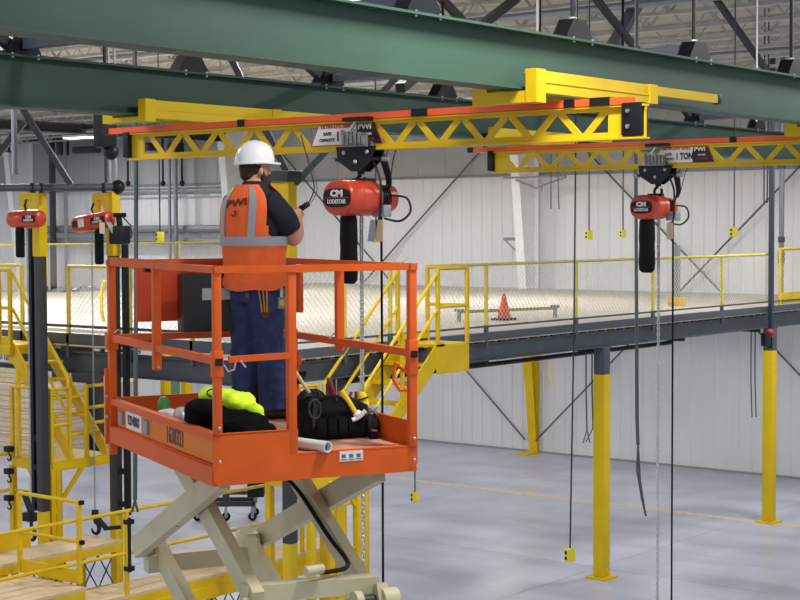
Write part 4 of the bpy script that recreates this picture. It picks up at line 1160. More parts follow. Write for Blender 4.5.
# warning text band behind upper landing
q = at(5, 357, x=14.93)
t = thing('warning_sign', 'white strip sign with black lettering under the left upper landing', 'sign', q)
MB().box((q.x, q.y-.35, q.z-.08), (q.x+.01, q.y+.4, q.z+.08)).build('board', LABELW, t, smooth=False)
text_mb('LOAD 125 PSF', .12, (q.x-.004, q.y+.02, q.z), (0, -1, 0), (0, 0, 1), .8, .002, .002).build('lettering', LABELB, t, smooth=False)

# board stacks under the mezzanine
def stack(px, py0, py1, d, sx, sy, label, m):
    a = at(px, py1, d=d); z0 = max(0, a.z)
    b_ = at(px, py0, d=d)
    t = thing('board_stack', label, 'stack', (a.x, a.y, z0))
    n = 6; h = (b_.z-z0)/n; mb = MB()
    for i in range(n):
        o = random.uniform(-.015, .015)
        mb.box((a.x+o, a.y-sy/2+o, z0+i*h+.006), (a.x+sx+o, a.y+sy/2+o, z0+(i+1)*h-.004))
    mb.build('boards', m, t, smooth=False)
    MB().box((a.x-.01, a.y-sy/2-.01, z0+n*h-.004), (a.x+sx+.01, a.y+sy/2+.01, z0+n*h+.015)).build('top_sheet', TAN, t, smooth=False)
    return t
base = at(20, 460, z=0)
bxx, byy = 27.0, 29.2
def bstack(x, y, z0, z1, sx, sy, label, m=TAN2):
    t = thing('board_stack', label, 'stack', (x, y, z0))
    n = max(3, int((z1-z0)/.12)); h = (z1-z0)/n; mb = MB()
    for i in range(n):
        o = random.uniform(-.02, .02)
        mb.box((x+o, y+o, z0+i*h+.006), (x+sx+o, y+sy+o, z0+(i+1)*h-.004))
    mb.build('boards', m, t, smooth=False)
    MB().box((x-.02, y-.02, z1-.004), (x+sx+.02, y+sy+.02, z1+.03)).build('top_sheet', TAN, t, smooth=False)
S = at(50, 462, z=0); S2 = at(104, 448, z=0)
SX_, SY_ = S.x, S.y
bstack(SX_, SY_, .0, .62, 1.3, 4.0, 'lowest pallet of tan boards stacked under the mezzanine at the left')
bstack(SX_+.05, SY_+.05, .66, 1.3, 1.3, 3.9, 'middle pallet of tan boards stacked under the mezzanine at the left')
bstack(SX_+.02, SY_+.1, 1.34, 1.93, 1.3, 3.8, 'top pallet of tan boards stacked under the mezzanine at the left')
bstack(S2.x, S2.y, .0, .9, 1.3, 1.9, 'low pallet of tan boards behind the left stair foot')
bstack(S2.x+.05, S2.y+.05, .94, 1.75, 1.3, 1.8, 'upper pallet of tan boards behind the left stair foot')
bstack(SX_+.1, SY_+1.3, 1.97, 2.5, .9, 2.4, 'beige crate on top of the tan board stacks at the left edge', TAGB)
tag(MB().box((SX_+1.5, SY_-.3, 0), (SX_+1.6, SY_+.9, 2.9)).build('wall_sheet', DSTEEL, smooth=False), 'dark grey sheet leaning upright behind the tan board stacks', 'panel')
G_ = at(178, 432, z=0)
tag(MB().box((G_.x, G_.y, 0), (G_.x+.05, G_.y+.35, 2.9)).build('green_sign_panel', mat('pale_green_panel', (120, 160, 120), .6), smooth=False), 'narrow pale green panel under the mezzanine left of the worker', 'panel')

# black tool cart under the scissor lift, far back
q = at(230, 516, z=0.05); q.z = 0
t = thing('platform_cart', 'black steel cart on casters seen between the scissor arms', 'cart', q)
e = V((.62, -.78, 0)); f_ = V((.78, .62, 0))
M = Matrix(((e.x, f_.x, 0, q.x), (e.y, f_.y, 0, q.y), (0, 0, 1, 0), (0, 0, 0, 1)))
mb = MB(M); mb.box((-.75, -.3, .3), (.55, -.24, .4)).box((-.75, .24, .3), (.55, .3, .4)).box((-.75, -.3, .3), (-.69, .3, .4)).box((.49, -.3, .3), (.55, .3, .4)).box((-.75, -.3, .55), (.55, -.26, .62)); mb.build('frame', DSTEEL, t, smooth=False)
MB(M).box((-.12, -.32, .3), (.02, -.22, .95)).build('upright', DSTEEL, t, smooth=False)
MB(M).box((-.13, -.33, .75), (.03, -.21, 1.15)).build('yellow_band', YEL2, t, smooth=False)
MB(M).bbox((.4, -.35, .5), (.75, 0, .8), .02).build('tool_box', BLACKM, t)
for x_, y_ in ((-.65, -.27), (-.05, -.27), (.5, -.27), (.5, .27), (-.65, .27)):
    w_ = MB(M).tube([(x_, y_-.025, .09), (x_, y_+.025, .09)], .09, 14).build('caster', BLACK, t)
    sub(w_, MB(M).tube([(x_, y_-.03, .09), (x_, y_+.03, .09)], .035, 10).box((x_-.03, y_-.035, .09), (x_+.03, y_-.03, .3)), 'caster_fork', GALV)
for i, (px, py, lb) in enumerate(((291, 541, 'pair of black casters standing left of the yellow tower legs, left one'), (284, 545, 'black caster beside the yellow base under the lift'))):
    q = at(px, py, d=19.5)
    q.z = max(.1, q.z)
q = at(313, 508, d=22); 
tag(MB().bar(q+V((0, 0, .2)), q-V((0, 0, .02)), .02, .02).bar(q-V((0, 0, .02)), q+V((.05, -.05, .02)), .02, .02).build('wire_hook', DSTEEL), 'thin wire hanger in the frame of the lower landing behind the lift', 'hook')
# ================================================================== SCISSOR LIFT
TH = math.radians(64.4)
LL = V((math.cos(TH), math.sin(TH), 0)); LW = V((math.sin(TH), -math.cos(TH), 0))
P0 = V((6.395, 6.404, 4.79))
ML = Matrix(((LW.x, LL.x, 0, P0.x), (LW.y, LL.y, 0, P0.y), (0, 0, 1, P0.z), (0, 0, 0, 1)))
def LB(): return MB(ML)
def lp(x, y, z): return ML @ V((x, y, z))
WDT, LEN = 1.225, 2.15
lift = thing('scissor_lift', 'orange scissor lift platform on cream scissor arms carrying the worker', 'scissor lift', (P0.x, P0.y, 0))
LB().box((.03, .03, -.03), (WDT-.03, LEN-.03, 0)).build('deck_plate', DIRT, lift, smooth=False)
# left side frame
side = LB()
side.box((-.02, 0, .105), (.03, LEN, .145)).box((.02, .05, -.06), (.032, LEN, .11)).box((-.035, .0, -.15), (.03, LEN-.05, -.045)).box((-.01, 0, -.06), (.03, LEN, -.04))
sf = side.build('side_frame', ORG, lift, smooth=False)
sub(sf, LB().box((.008, .06, -.035), (.02, LEN-.1, .10)), 'recessed_panel', ORG2, smooth=False)
# text plates on the left side: x is the outer face, reading toward the near corner
xd = -LL
def ltext(s, size, y, z, m, ws=1.0, bold=.0015, x=.004):
    return text_mb(s, size, lp(x, y, z), xd, V((0, 0, 1)), ws, .002, bold)
pl = LB().box((.003, 1.49, -.022), (.008, 1.84, .09)).build('serial_plate', LABELW, lift, smooth=False)
sub(pl, ltext('E2348RS', .085, 1.665, .034, LABELB, .85, .003, .001), 'lettering', LABELB, smooth=False)
ltext('1638321', .14, .80, .033, LABELB, .72, .002, .006).build('stencil_number', LABELB, lift, smooth=False)
for yc in (1.95, 1.38): LB().bbox((-.008, yc-.045, -.01), (.01, yc+.045, .075), .004).build('latch_plate', PIPE, lift, smooth=False)
# near side: tall plate on the left, low fascia to the right
ff = LB()
ff.prism([(-.03, -.012, .145), (.485, -.012, .145), (.485, -.012, -.145), (.0, -.012, -.15), (-.03, -.012, -.12)], (0, .012, 0))
ff.prism([(.485, -.012, .0), (WDT+.03, -.012, .0), (WDT+.03, -.012, -.10), (WDT-.0, -.012, -.15), (.485, -.012, -.145)], (0, .012, 0))
ff.box((.486, -.012, -.005), (WDT+.03, .03, .008)); ff.box((-.03, -.012, .135), (.485, .01, .148))
ff.build('near_fascia', ORG, lift, smooth=False)
d = LB().box((.745, -.015, -.06), (.895, -.012, -.0)).build('safety_decal', LABELW, lift, smooth=False)
mb = LB()
for k in range(3):
    mb.box((.752+k*.048, -.0165, -.052), (.79+k*.048, -.0152, -.047)); mb.box((.758+k*.048, -.0165, -.04), (.783+k*.048, -.0152, -.018))
sub(d, mb, 'pictogram', BLUEST, smooth=False)
# right and far toe boards
LB().box((WDT-.0, 0, -.0), (WDT+.015, LEN, .15)).box((WDT-.03, 0, -.15), (WDT+.03, LEN, -.0)).build('right_toe_board', ORG, lift, smooth=False)
LB().box((0, LEN, -.15), (WDT, LEN+.015, .15)).build('far_toe_board', ORG, lift, smooth=False)
# posts
def post(x, y, z0, z1, w_=.05, name='rail_post'):
    o = LB().bbox((x-w_/2, y-w_/2, z0), (x+w_/2, y+w_/2, z1), .004).build(name, ORG, lift)
    return o
TOP = 1.075
mk = []
for x, y, z0, w_ in ((0, 0, .14, .045), (.455, .012, .0, .05), (WDT, 0, -.0, .048), (0, LEN, -.24, .05), (WDT, LEN, 0, .045), (WDT, 1.75, .72, .04)):
    mk.append(post(x, y, z0, TOP if z0 < .7 else 1.0, w_))
post(-.03, LEN+.03, -.17, .35, .03)
post(0, 1.13, .42, TOP); post(WDT, 1.07, .50, TOP); post(WDT, LEN-.3, 0, .6, .035)
# post sleeves
LB().bbox((-.030, -.030, .47), (.030, .030, .62), .006).build('post_sleeve', ORG, lift)
LB().bbox((WDT-.03, -.03, .43), (WDT+.03, .03, .64), .006).build('post_sleeve', ORG, lift)
LB().bbox((-.04, LEN-.04, .48), (.035, LEN+.04, .60), .006).build('post_sleeve', ORG, lift)
mb = LB()
for x, y, z in ((0, -.03, .18), (0, -.03, -.01), (WDT, -.03, .05), (WDT, -.03, -.08), (-.035, LEN, .16), (-.035, LEN, .02), (.0, 1.10, .44)):
    LB().ell((x, y-.0, z), (.012, .012, .012), 8, 6).build('bolt', GALV, lift)
# rails
def rail(a, b_, w_=.042, h_=.04, name='top_rail', m=ORG):
    return LB().bar(a, b_, w_, h_).build(name, m, lift, smooth=False)
rail((0, -.03, TOP), (0, LEN+.03, TOP)); rail((WDT, -.03, TOP), (WDT, LEN+.03, TOP))
rail((-.03, 0, TOP), (WDT+.03, 0, TOP)); rail((-.03, LEN, TOP), (WDT, LEN, TOP))
rail((.0, 1.13, TOP+.028), (0, LEN, TOP+.028), .035, .015, 'sliding_rail')
rail((0, 0, .56), (0, LEN, .56), .035, .045, 'mid_rail'); rail((WDT, 0, .56), (WDT, LEN, .56), .035, .045, 'mid_rail')
rail((0, LEN, .56), (WDT, LEN, .56), .035, .045, 'mid_rail'); rail((.07, -.0, .565), (.45, -.0, .575), .03, .035, 'mid_rail')
for c_, s_ in (((0, -.036, .555), (.04, .012, .04)), ((WDT, -.036, .555), (.04, .012, .04)), ((0, 1.3, TOP-.03), (.05, .04, .03))): LB().cbox(c_, s_).build('rail_plug', BLACKM, lift, smooth=False)
for pts_ in ([(.03, -.03, .54), (.055, -.03, .5), (.09, -.03, .51), (.1, -.03, .55)], [(.13, -.03, .56), (.16, -.035, .52)], [(-.0, LEN-.05, .6), (.03, LEN-.06, .62), (.05, LEN-.05, .6)], [(WDT, 1.1, .62), (WDT-.05, 1.06, .61), (WDT-.08, 1.05, .58)]): LB().tube(pts_, .0055, 6).build('lock_pin', CHROME, lift)
LB().tube([(WDT-.03, .05, .45), (WDT-.1, .02, .5), (WDT-.11, .02, .4), (WDT-.08, 0, .34), (WDT-.02, 0, .34)], .012, 8).build('gate_lever', ORG, lift)
# wire loop on top right corner
LB().tube([(WDT-.02, .05, TOP+.02), (WDT-.1, .04, TOP+.03), (WDT-.05, .04, TOP+.09), (WDT+.0, .04, TOP+.05), (WDT-.09, .04, TOP+.0)], .003, 5).build('tie_wire', CHROME, lift)
# orange panel and black box hung on the far rail
LB().box((.165, LEN-.035, .665), (.95, LEN-.02, 1.07)).build('control_panel', mat('panel_orange', (206, 70, 26), .5, var=.06), lift, smooth=False)
bxo = LB().bbox((.40, 1.80, .60), (.80, 1.95, 1.0), .015).build('manual_box', mat('black_box_plastic', (14, 15, 18), .35), lift)
sub(bxo, LB().box((.53, 1.793, .82), (.74, 1.80, .90)), 'label', mat('grey_label', (170, 170, 172), .5), smooth=False)
mb = LB()
for k in range(3): mb.box((.60+k*.022, 1.790, .83), (.606+k*.022, 1.793, .88))
mb.box((.60, 1.790, .88), (.655, 1.793, .886)); sub(bxo, mb, 'printed_mark', LABELB, smooth=False)
# control handles at the far right
lv = LB().tube([(WDT-.06, 1.7, .1), (WDT-.06, 1.7, .45)], .028, 10).ell((WDT-.06, 1.68, .15), (.05, .05, .05)).ell((WDT-.06, 1.68, .40), (.04, .04, .06)).build('drive_controller', ORG, lift)
sub(lv, LB().ell((WDT-.06, 1.66, .27), (.05, .05, .04)).cbox((WDT-.02, 1.66, .3), (.04, .04, .04)), 'knob', BLACK)
# scissor arms -----------------------------------------------------------
SX = (.20, 1.05)
def arm(x, a, b_, w_=.07, h_=.145, ext=.04):
    A = V((x, *a)); B = V((x, *b_)); dd = (B-A).normalized()
    mb = LB(); 
    mb.bar(A-dd*ext, B+dd*ext, w_, h_)
    return mb.build('scissor_arm', CREAM, lift, smooth=False)
def pin(y, z, r=.032, x0=None, x1=None):
    return LB().tube([(x0 if x0 is not None else SX[0]-.06, y, z), (x1 if x1 is not None else SX[1]+.06, y, z)], r, 14).build('pivot_pin', DSTEEL, lift)
zT, zM, zB, zC = -.21, -.90, -1.75, -2.6
yN, yF = .12, 2.12
for x in SX:
    o = .05 if x == SX[0] else -.05
    if x == SX[0]: arm(.16, (.40, -.17), (2.09, -.88)); arm(.25, (1.46, -.2), (.09, -.835))
    else: arm(1.09, (.22, -.17), (2.12, -.89)); arm(1.0, (1.45, -.25), (.2, -.88))
    arm(x+2.0*o, (yF, zM), (yN, zB)); arm(x, (yN-.05, zM), (yF, zB))
    arm(x, (yN, zB), (yF, zC)); arm(x+2*o, (yF, zB), (yN, zC))
    arm(x, (yN, zC), (yF, zC-.8)); arm(x+2*o, (yF, zC), (yN, zC-.8))
# pivot pins
for z in (zM, zB, zC):
    for x in SX:
        pin(yF, z, .028, x-.07, x+.07); pin(.08, z-.02 if z == zM else z, .028, x-.16, x+.06)
for x in SX:
    for xa_, xb_ in ((x-.19, x-.145), (x-.01, x+.09)): LB().tube([(xa_, .05, zM-.02), (xb_, .05, zM-.02)], .07, 18).build('pivot_boss', CREAM, lift)
# cross tubes
LB().bar((SX[0], .14, zM+.09), (SX[1], .16, zM+.06), .12, .10).build('cross_tube', CREAM, lift, smooth=False)
LB().bar((SX[0], yF-.05, zM-.1), (SX[1], yF-.05, zM-.1), .12, .12).build('cross_tube', CREAM, lift, smooth=False)
LB().bbox((SX[1]-.14, yF-.1, zM-.25), (SX[1]-.02, yF+.12, zM+.05), .03).build('pivot_block', CREAM, lift)
LB().tube(curve([(SX[1]-.05, .3, -.16), (SX[1]-.2, .6, -.19), (SX[1]-.26, .95, -.26), (SX[1]-.115, 1.05, -.42), (SX[1]-.115, .6, -.62), (SX[1]-.115, .3, -.74), (SX[1]-.3, .15, -.74), (SX[1]-.42, .1, -.72)]), .014, 8).build('hydraulic_hose', BLACK, lift)
LB().tube([(SX[1]-.5, .05, -.70), (SX[1]-.38, .08, -.70)], .03, 10).build('hose_fitting', CREAM, lift)
LB().cbox((SX[0]-.045, 1.25, -.555), (.01, .05, .09)).build('rubber_stop', BLACK, lift, smooth=False)
LB().cbox((SX[0]-.044, 1.33, -.575), (.003, .03, .035)).build('rust_mark', mat('rust', (180, 100, 50), .9, var=.4, scale=40), lift, smooth=False)
# chassis (mostly below the picture)
LB().bbox((.02, -.1, -4.45), (WDT-.02, LEN+.1, -3.9), .05).build('chassis', ORG, lift)
LB().box((.1, -.05, -3.92), (WDT-.1, LEN+.05, -3.35)).build('arm_base', CREAM, lift, smooth=False)
for x, y in ((.02, .25), (.02, LEN-.25), (WDT-.02, .25), (WDT-.02, LEN-.25)):
    LB().tube([(x-.09, y, -4.59), (x+.09, y, -4.59)], .2, 22).build('wheel', BLACK, lift)

# ---------------------------------------------------------------- things lying on the lift platform
def blob(name, parts, m, parent, vox, amp, freq, seed, sm=2, M=None, wrinkle=True):
    mb = MB(M if M is not None else ML)
    for c, r in parts: mb.ell(c, r, 16, 10)
    def fn(co):
        p = co*freq+V((seed, seed*.7, 0))
        n_ = noise.fractal(p, 1.0, 2.0, 3)
        rg = 1-abs(noise.noise(p*1.3+V((5, 2, 1))))*2
        return co+V((noise.noise(p+V((9, 0, 0))), noise.noise(p+V((0, 9, 0))), n_*.6+rg*.5))*amp
    return mb.build(name, m, parent, voxel=vox, fn=fn, sm=sm)
j = thing('black_jacket', 'black jacket heaped on the left side of the orange platform, under the lime one', 'jacket', lp(.3, .5, 0))
blob('shell', [((.15, .62, .15), (.14, .2, .12)), ((.06, .50, .22), (.09, .11, .07)), ((.3, .42, .13), (.16, .22, .09)), ((.36, .25, .09), (.09, .12, .07)), ((.2, .32, .10), (.15, .16, .08))], CLOTH, j, .014, .022, 9, 3)
j = thing('lime_jacket', 'lime hi-vis jacket crumpled on top of the black jacket beside the worker', 'jacket', lp(.35, .8, 0))
blob('shell', [((.27, .74, .28), (.12, .12, .05)), ((.33, .60, .25), (.11, .14, .065)), ((.38, .47, .20), (.07, .12, .06)), ((.41, .38, .13), (.045, .07, .06)), ((.3, .88, .13), (.14, .14, .12))], LIME, j, .013, .02, 10, 8)
mb = LB()
mb.tube([(.2+.035*math.cos(t_*.7), .66, .31+.022*math.sin(t_*.7)) for t_ in range(8)], .005, 6)
mb.build('printed_mark', LABELB, j)
# tool bag with tools
tb = thing('tool_bag', 'open black canvas tool bag packed with tools on the right of the platform', 'tool bag', lp(.95, .6, 0))
mb = LB()
mb.ell((.98, .6, .13), (.24, .16, .13), 20, 12).bbox((.76, .46, .0), (1.16, .78, .14), .05).ell((.84, .62, .20), (.11, .14, .11)).ell((1.20, .54, .06), (.09, .11, .07))
def bagfn(co):
    p = co*11
    return co+V((noise.noise(p), noise.noise(p+V((7, 0, 0))), noise.noise(p+V((0, 7, 0)))))*.014
mb.build('bag_body', BAG, tb, voxel=.012, fn=bagfn, sm=2)
for k in range(4):
    x_ = .80+k*.07; LB().bbox((x_, .438, .03+.006*k), (x_+.062, .47, .14), .01).build('side_pocket', BAG, tb)
LB().tube(curve([(.80, .5, .22), (.86, .43, .27), (.95, .42, .26), (1.02, .44, .17), (1.06, .45, .10)]), .010, 6).build('carry_strap', BLACK, tb)
LB().tube(curve([(1.16, .46, .15), (1.15, .43, .08), (1.16, .42, .01)]), .016, 6, e=.4).build('buckle_strap', BLACK, tb)
def tool(name, label, cat, mbs):
    t = thing(name, label, cat, lp(.9, .6, .15))
    for nm, mb_, m_ in mbs: mb_.build(nm, m_, t)
    return t
DRED = mat('dark_red_plastic', (140, 24, 44), .35)
CRED = mat('case_red', (196, 60, 36), .5)
tool('screwdriver', 'screwdriver with a dark red handle standing up in the tool bag', 'screwdriver', [('handle', LB().tube([(.975, .58, .24), (.96, .58, .28), (.94, .58, .35), (.93, .58, .375)], [.012, .018, .018, .010], 10), DRED), ('shaft', LB().tube([(.99, .58, .1), (.975, .58, .25)], .005, 6), CHROME)])
tool('pliers', 'pliers with dark red grips right of the yellow glove in the tool bag', 'pliers', [('handle', LB().tube(curve([(1.08, .58, .15), (1.07, .58, .22), (1.09, .58, .28)]), .010, 8).tube(curve([(1.10, .58, .15), (1.12, .58, .22), (1.12, .58, .28)]), .010, 8), DRED), ('jaw', LB().bbox((1.08, .57, .08), (1.11, .59, .17), .005), CHROME)])
tool('steel_rod', 'thin steel rod standing upright in the tool bag', 'rod', [('rod', LB().tube([(.965, .52, .12), (.96, .52, .37)], .003, 6), CHROME)])
tool('work_glove', 'yellow work glove with a pale cuff hanging over the tool bag', 'glove', [
    ('glove', LB().tube(curve([(1.0, .54, .29), (1.01, .52, .26), (1.03, .48, .21), (1.055, .46, .165)]), [(.022+.006*math.sin(i*.2), .018) for i in range(19)], 12), YEL2),
    ('cuff', LB().tube([(1.055, .45, .165), (1.07, .44, .145)], [(.028, .022), (.036, .026)], 12).tube(curve([(1.03, .44, .12), (1.08, .435, .14), (1.12, .44, .175)]), .014, 8), WHITE),
    ('strap', LB().tube([(1.0, .485, .225), (1.06, .465, .215)], .004, 6), BLACK)])
tool('work_glove', 'yellow work glove bulging up right of the pliers in the tool bag', 'glove', [('glove', LB().ell((1.17, .62, .235), (.045, .03, .04)).ell((1.19, .62, .18), (.04, .035, .06)), YEL2), ('strap', LB().tube([(1.13, .59, .22), (1.21, .59, .24)], .005, 6), BLACK)])
tool('hammer', 'hammer with a pale wooden handle leaning left out of the tool bag', 'hammer', [('handle', LB().tube([(.715, .58, .42), (.75, .57, .36), (.83, .56, .24)], [.010, .012, .011], 8), ROPE), ('head', LB().tube([(.76, .55, .27), (.86, .55, .28)], .018, 8), BLACKM)])
tool('wrench', 'dark adjustable wrench standing at the left end of the tool bag', 'wrench', [('handle', LB().bar((.79, .47, .08), (.80, .47, .26), .012, .025), DSTEEL), ('jaw', LB().tube([(.78, .47, .27), (.785, .47, .30), (.815, .47, .30), (.82, .47, .27)], .010, 6), BLACKM)])
tool('cord_coil', 'coil of dark green cord in the left end of the tool bag', 'cord', [('coil', LB().tube([(.79+.035*math.cos(k*.6), .46+.015*math.sin(k*.5), .20+.06*math.sin(k*.6)) for k in range(30)], .005, 6), mat('dark_green_cord', (52, 66, 54), .7))])
tool('wire_bundle', 'tangle of clear plastic and wire at the right end of the tool bag', 'wire', [('tangle', LB().tube([(1.19+.035*math.cos(k*2.1), .5+.03*math.sin(k*1.3), .16+.03*math.sin(k*2.7)) for k in range(24)], .004, 5), PIPE)])
tool('red_case', 'flat red tool case lying across the right end of the tool bag', 'case', [('case', LB().bbox((1.06, .49, .135), (1.2, .58, .16), .008), CRED)])
tool('tape_measure', 'small black and red tape measure at the right foot of the tool bag', 'tape measure', [('body', LB().bbox((1.13, .38, .0), (1.19, .43, .05), .012), BLACK), ('button', LB().bbox((1.14, .37, .05), (1.17, .41, .058), .003), CRED)])
t = thing('plastic_pipe', 'short white plastic pipe lying on the platform in front of the tool bag', 'pipe', lp(.6, .3, 0))
mb = LB(); A = V((.36, .78, .036)); B = V((.66, -.04, .036)); mb.tube([A, B], .034, 18, cap=False).tube([A, B], .027, 18, cap=False)
dd = (B-A).normalized(); sd = V((dd.y, -dd.x, 0))
mb.build('tube', PVC, t, fix=False)
bm_ = LB(); n = 18
for rr in (.034, .027):
    for k in range(n): bm_.pt(B+sd*(rr*math.cos(6.2832*k/n))+V((0, 0, rr*math.sin(6.2832*k/n))))
bm_.f = [(k, (k+1) % n, n+(k+1) % n, n+k) for k in range(n)]; bm_.build('rim', PVC, t, fix=False)
tag(LB().tube([(.30, 1.95, 0), (.30, 1.95, .06), (.30, 1.95, .13), (.30, 1.95, .16)], [.04, .043, .04, .02], 16).build('green_can', GREENP), 'green can standing in the far left corner of the platform', 'can')
tag(LB().tube([(.12, 1.45, .11), (.14, 1.30, .12), (.15, 1.2, .10)], [.02, .035, .03], 10).ell((.13, 1.42, .05), (.05, .08, .05)).build('white_glove', WHITE), 'white glove on the left edge of the platform', 'glove')
blob('plastic_wrap', [((.15, 1.08, .10), (.07, .1, .07)), ((.17, .95, .07), (.06, .08, .06))], mat('clear_wrap', (190, 192, 196), .2), None, .012, .03, 16, 4, sm=1)
tag(bpy.data.objects[[o.name for o in bpy.data.objects if o.name.startswith('plastic_wrap')][-1]], 'crumpled grey plastic wrap on the left edge of the platform beside the black jacket', 'wrap')
# ================================================================== WORKER
MO = at(262, 418, z=4.79)
FH = V((FW.x, FW.y, 0)).normalized()
MM = Matrix(((R0.x, FH.x, 0, MO.x), (R0.y, FH.y, 0, MO.y), (0, 0, 1, MO.z), (0, 0, 0, 1)))
man = thing('person', 'bearded worker in white hard hat and orange vest standing on the lift, holding a controller', 'person', MO)
def HB(): return MB(MM)
bf = V((.60, .80, 0)); br = V((.80, -.60, 0))      # the way the chest faces, and his right hand side
TC = V((-.045, -.01, 0))
def tor(z, t, a, b_, off=0):
    ex = 2.4; c, s = math.cos(t), math.sin(t); f = (abs(c)**ex+abs(s)**ex)**(-1/ex)
    return TC + br*(c*f*(a+off)) + bf*(s*f*(b_+off)) + V((0, 0, z))
PROF = [(.865, .205, .165), (.90, .212, .172), (1.0, .205, .168), (1.10, .208, .17), (1.22, .222, .172), (1.34, .232, .168), (1.43, .236, .160), (1.50, .220, .142), (1.555, .172, .118), (1.59, .125, .10), (1.615, .10, .092)]
def prof(z):
    for (z0, a0, b0), (z1, a1, b1) in zip(PROF, PROF[1:]):
        if z <= z1:
            t = max(0, (z-z0)/(z1-z0)); return a0+(a1-a0)*t, b0+(b1-b0)*t
    return PROF[-1][1:]
def patch(t0, t1, z0, z1, off, nt_=14, nz=10, th=.004, wob=0):
    mb = HB(); 
    for o_ in (off, off-th):
        for i in range(nz+1):
            z = z0+(z1-z0)*i/nz; a, b_ = prof(z)
            for k in range(nt_+1):
                t = t0+(t1-t0)*k/nt_
                w_ = wob*noise.noise(V((t*3, z*9, 1)))+wob*.7*noise.noise(V((t*9, z*22, 4)))
                mb.pt(tor(z+(wob*.8*math.sin(t*3) if i == 0 else 0), t, a, b_, o_+w_))
    N = (nz+1)*(nt_+1)
    for i in range(nz):
        for k in range(nt_):
            a = i*(nt_+1)+k
            mb.f += [(a, a+1, a+nt_+2, a+nt_+1), (N+a+nt_+1, N+a+nt_+2, N+a+1, N+a)]
    for i in range(nz):
        for k in (0, nt_):
            a = i*(nt_+1)+k; mb.f.append((a, a+nt_+1, N+a+nt_+1, N+a))
    for k in range(nt_):
        for i in (0, nz):
            a = i*(nt_+1)+k; mb.f.append((a, N+a, N+a+1, a+1))
    return mb
# skeleton points
HC = V((-.032, .02, 1.70))                 # head centre
hf = V((.93, .36, 0)).normalized(); hr = V((hf.y, -hf.x, 0))
shR = TC+br*.195+V((0, 0, 1.465)); elR = V((.238, -.02, 1.225)); wrR = V((.245, .17, 1.37))
shL = TC-br*.195+V((0, 0, 1.465)); elL = V((-.15, .30, 1.22)); wrL = V((.07, .36, 1.335))
feetR = V((.085, -.03, 0)); feetL = V((-.115, .06, 0))
hipR = TC+br*.095+V((0, 0, .88)); hipL = TC-br*.095+V((0, 0, .88))
knR = V((.06, -.0, .49)); knL = V((-.12, .07, .49))
def limb(mb, pts, rs, n=14): return mb.tube(pts, rs, n)
def hand(mb, wr, d, palm_n, thumb_side, curl=.9, s=1.0):
    """wr wrist, d direction of the hand, palm_n the way the palm faces"""
    d = d.normalized(); pn = (palm_n-d*palm_n.dot(d)).normalized(); ac = d.cross(pn)
    if ac.dot(thumb_side) < 0: ac = -ac
    mb.tube([wr-d*.02, wr+d*.03, wr+d*.075, wr+d*.09], [(.024, .02), (.034, .017), (.04, .015), (.034, .012)], 12, side=ac)
    for i, (o_, L_) in enumerate(((.030, .070), (.010, .078), (-.010, .072), (-.029, .058))):
        b0 = wr+d*.082+ac*o_; pts = [b0-d*.02, b0]; ang = 0
        for sgm in (.42, .32, .26):
            ang += curl*.62
            pts.append(pts[-1]+(d*math.cos(ang)+pn*math.sin(ang))*L_*sgm)
        mb.tube(pts, [.0095, .0095, .009, .0085, .007], 8)
    b0 = wr+d*.025+ac*.022
    mb.tube([b0, b0+ac*.028+d*.022+pn*.008, b0+ac*.034+d*.052+pn*.022, b0+ac*.024+d*.072+pn*.034], [.013, .012, .010, .008], 8)
# body: one continuous surface
mb = HB()
mb.ell(HC, (.08, .08, .11), 20, 14)
mb.ell(HC+V((0, 0, .03)), (.09, .088, .09), 20, 14)
mb.ell(HC+hf*.025+V((0, 0, -.06)), (.058, .055, .05), 16, 10)
mb.tube([HC+hf*.075+V((0, 0, .02)), HC+hf*.098+V((0, 0, -.012)), HC+hf*.094+V((0, 0, -.025))], [.010, .016, .012], 8)
mb.ell(HC+hf*.078+V((0, 0, .035)), (.02, .03, .014)); mb.ell(HC+hf*.08+V((0, 0, -.045)), (.014, .022, .012))
for sg in (1, -1):
    e_ = HC+hr*(.090*sg)+hf*.012+V((0, 0, -.008)); mb.ell(e_, (.018, .014, .030), 10, 8)
mb.tube([TC+V((0, 0, 1.45)), TC+V((.008, .01, 1.56)), HC+V((-.012, -.005, -.06))], [.085, .074, .068], 16)
for z0, z1 in ((.80, 1.5),):
    mb.tube([TC+V((0, 0, z)) for z in (.82, .95, 1.1, 1.25, 1.38, 1.47)], [(.165, .13), (.17, .135), (.165, .13), (.175, .135), (.17, .12), (.12, .09)], 18, side=br)
for sh, el, wr in ((shR, elR, wrR), (shL, elL, wrL)):
    mb.tube([TC+V((0, 0, 1.43)), sh, sh.lerp(el, .5), el, el.lerp(wr, .3), el.lerp(wr, .7), wr], [.05, .066, .062, .056, .056, .044, .032], 12)
hdR = V((.14, .96, .35)); hdL = V((.9, .1, .35))
hand(mb, wrR, V((.16, .62, .55)), V((-.5, .35, -.3)), V((0, 0, 1)), 1.0); hand(mb, wrL, hdL, V((.0, .2, -.6)), V((0, -1, .3)), 1.1)
for hp, kn, ft in ((hipR, knR, feetR), (hipL, knL, feetL)):
    mb.tube([hp+V((0, 0, -.02)), hp.lerp(kn, .5), kn, kn.lerp(ft, .4), ft+V((0, 0, .08))], [.085, .075, .055, .05, .04], 12)
mb.build('body', SKIN, man, voxel=.0085, sm=2)
# face details
eye = HB()
for sg in (1, -1): eye.ell(HC+hf*.074+hr*(.028*sg)+V((0, 0, .018)), (.010, .010, .006), 8, 6)
eye.build('eye', LABELB, man)
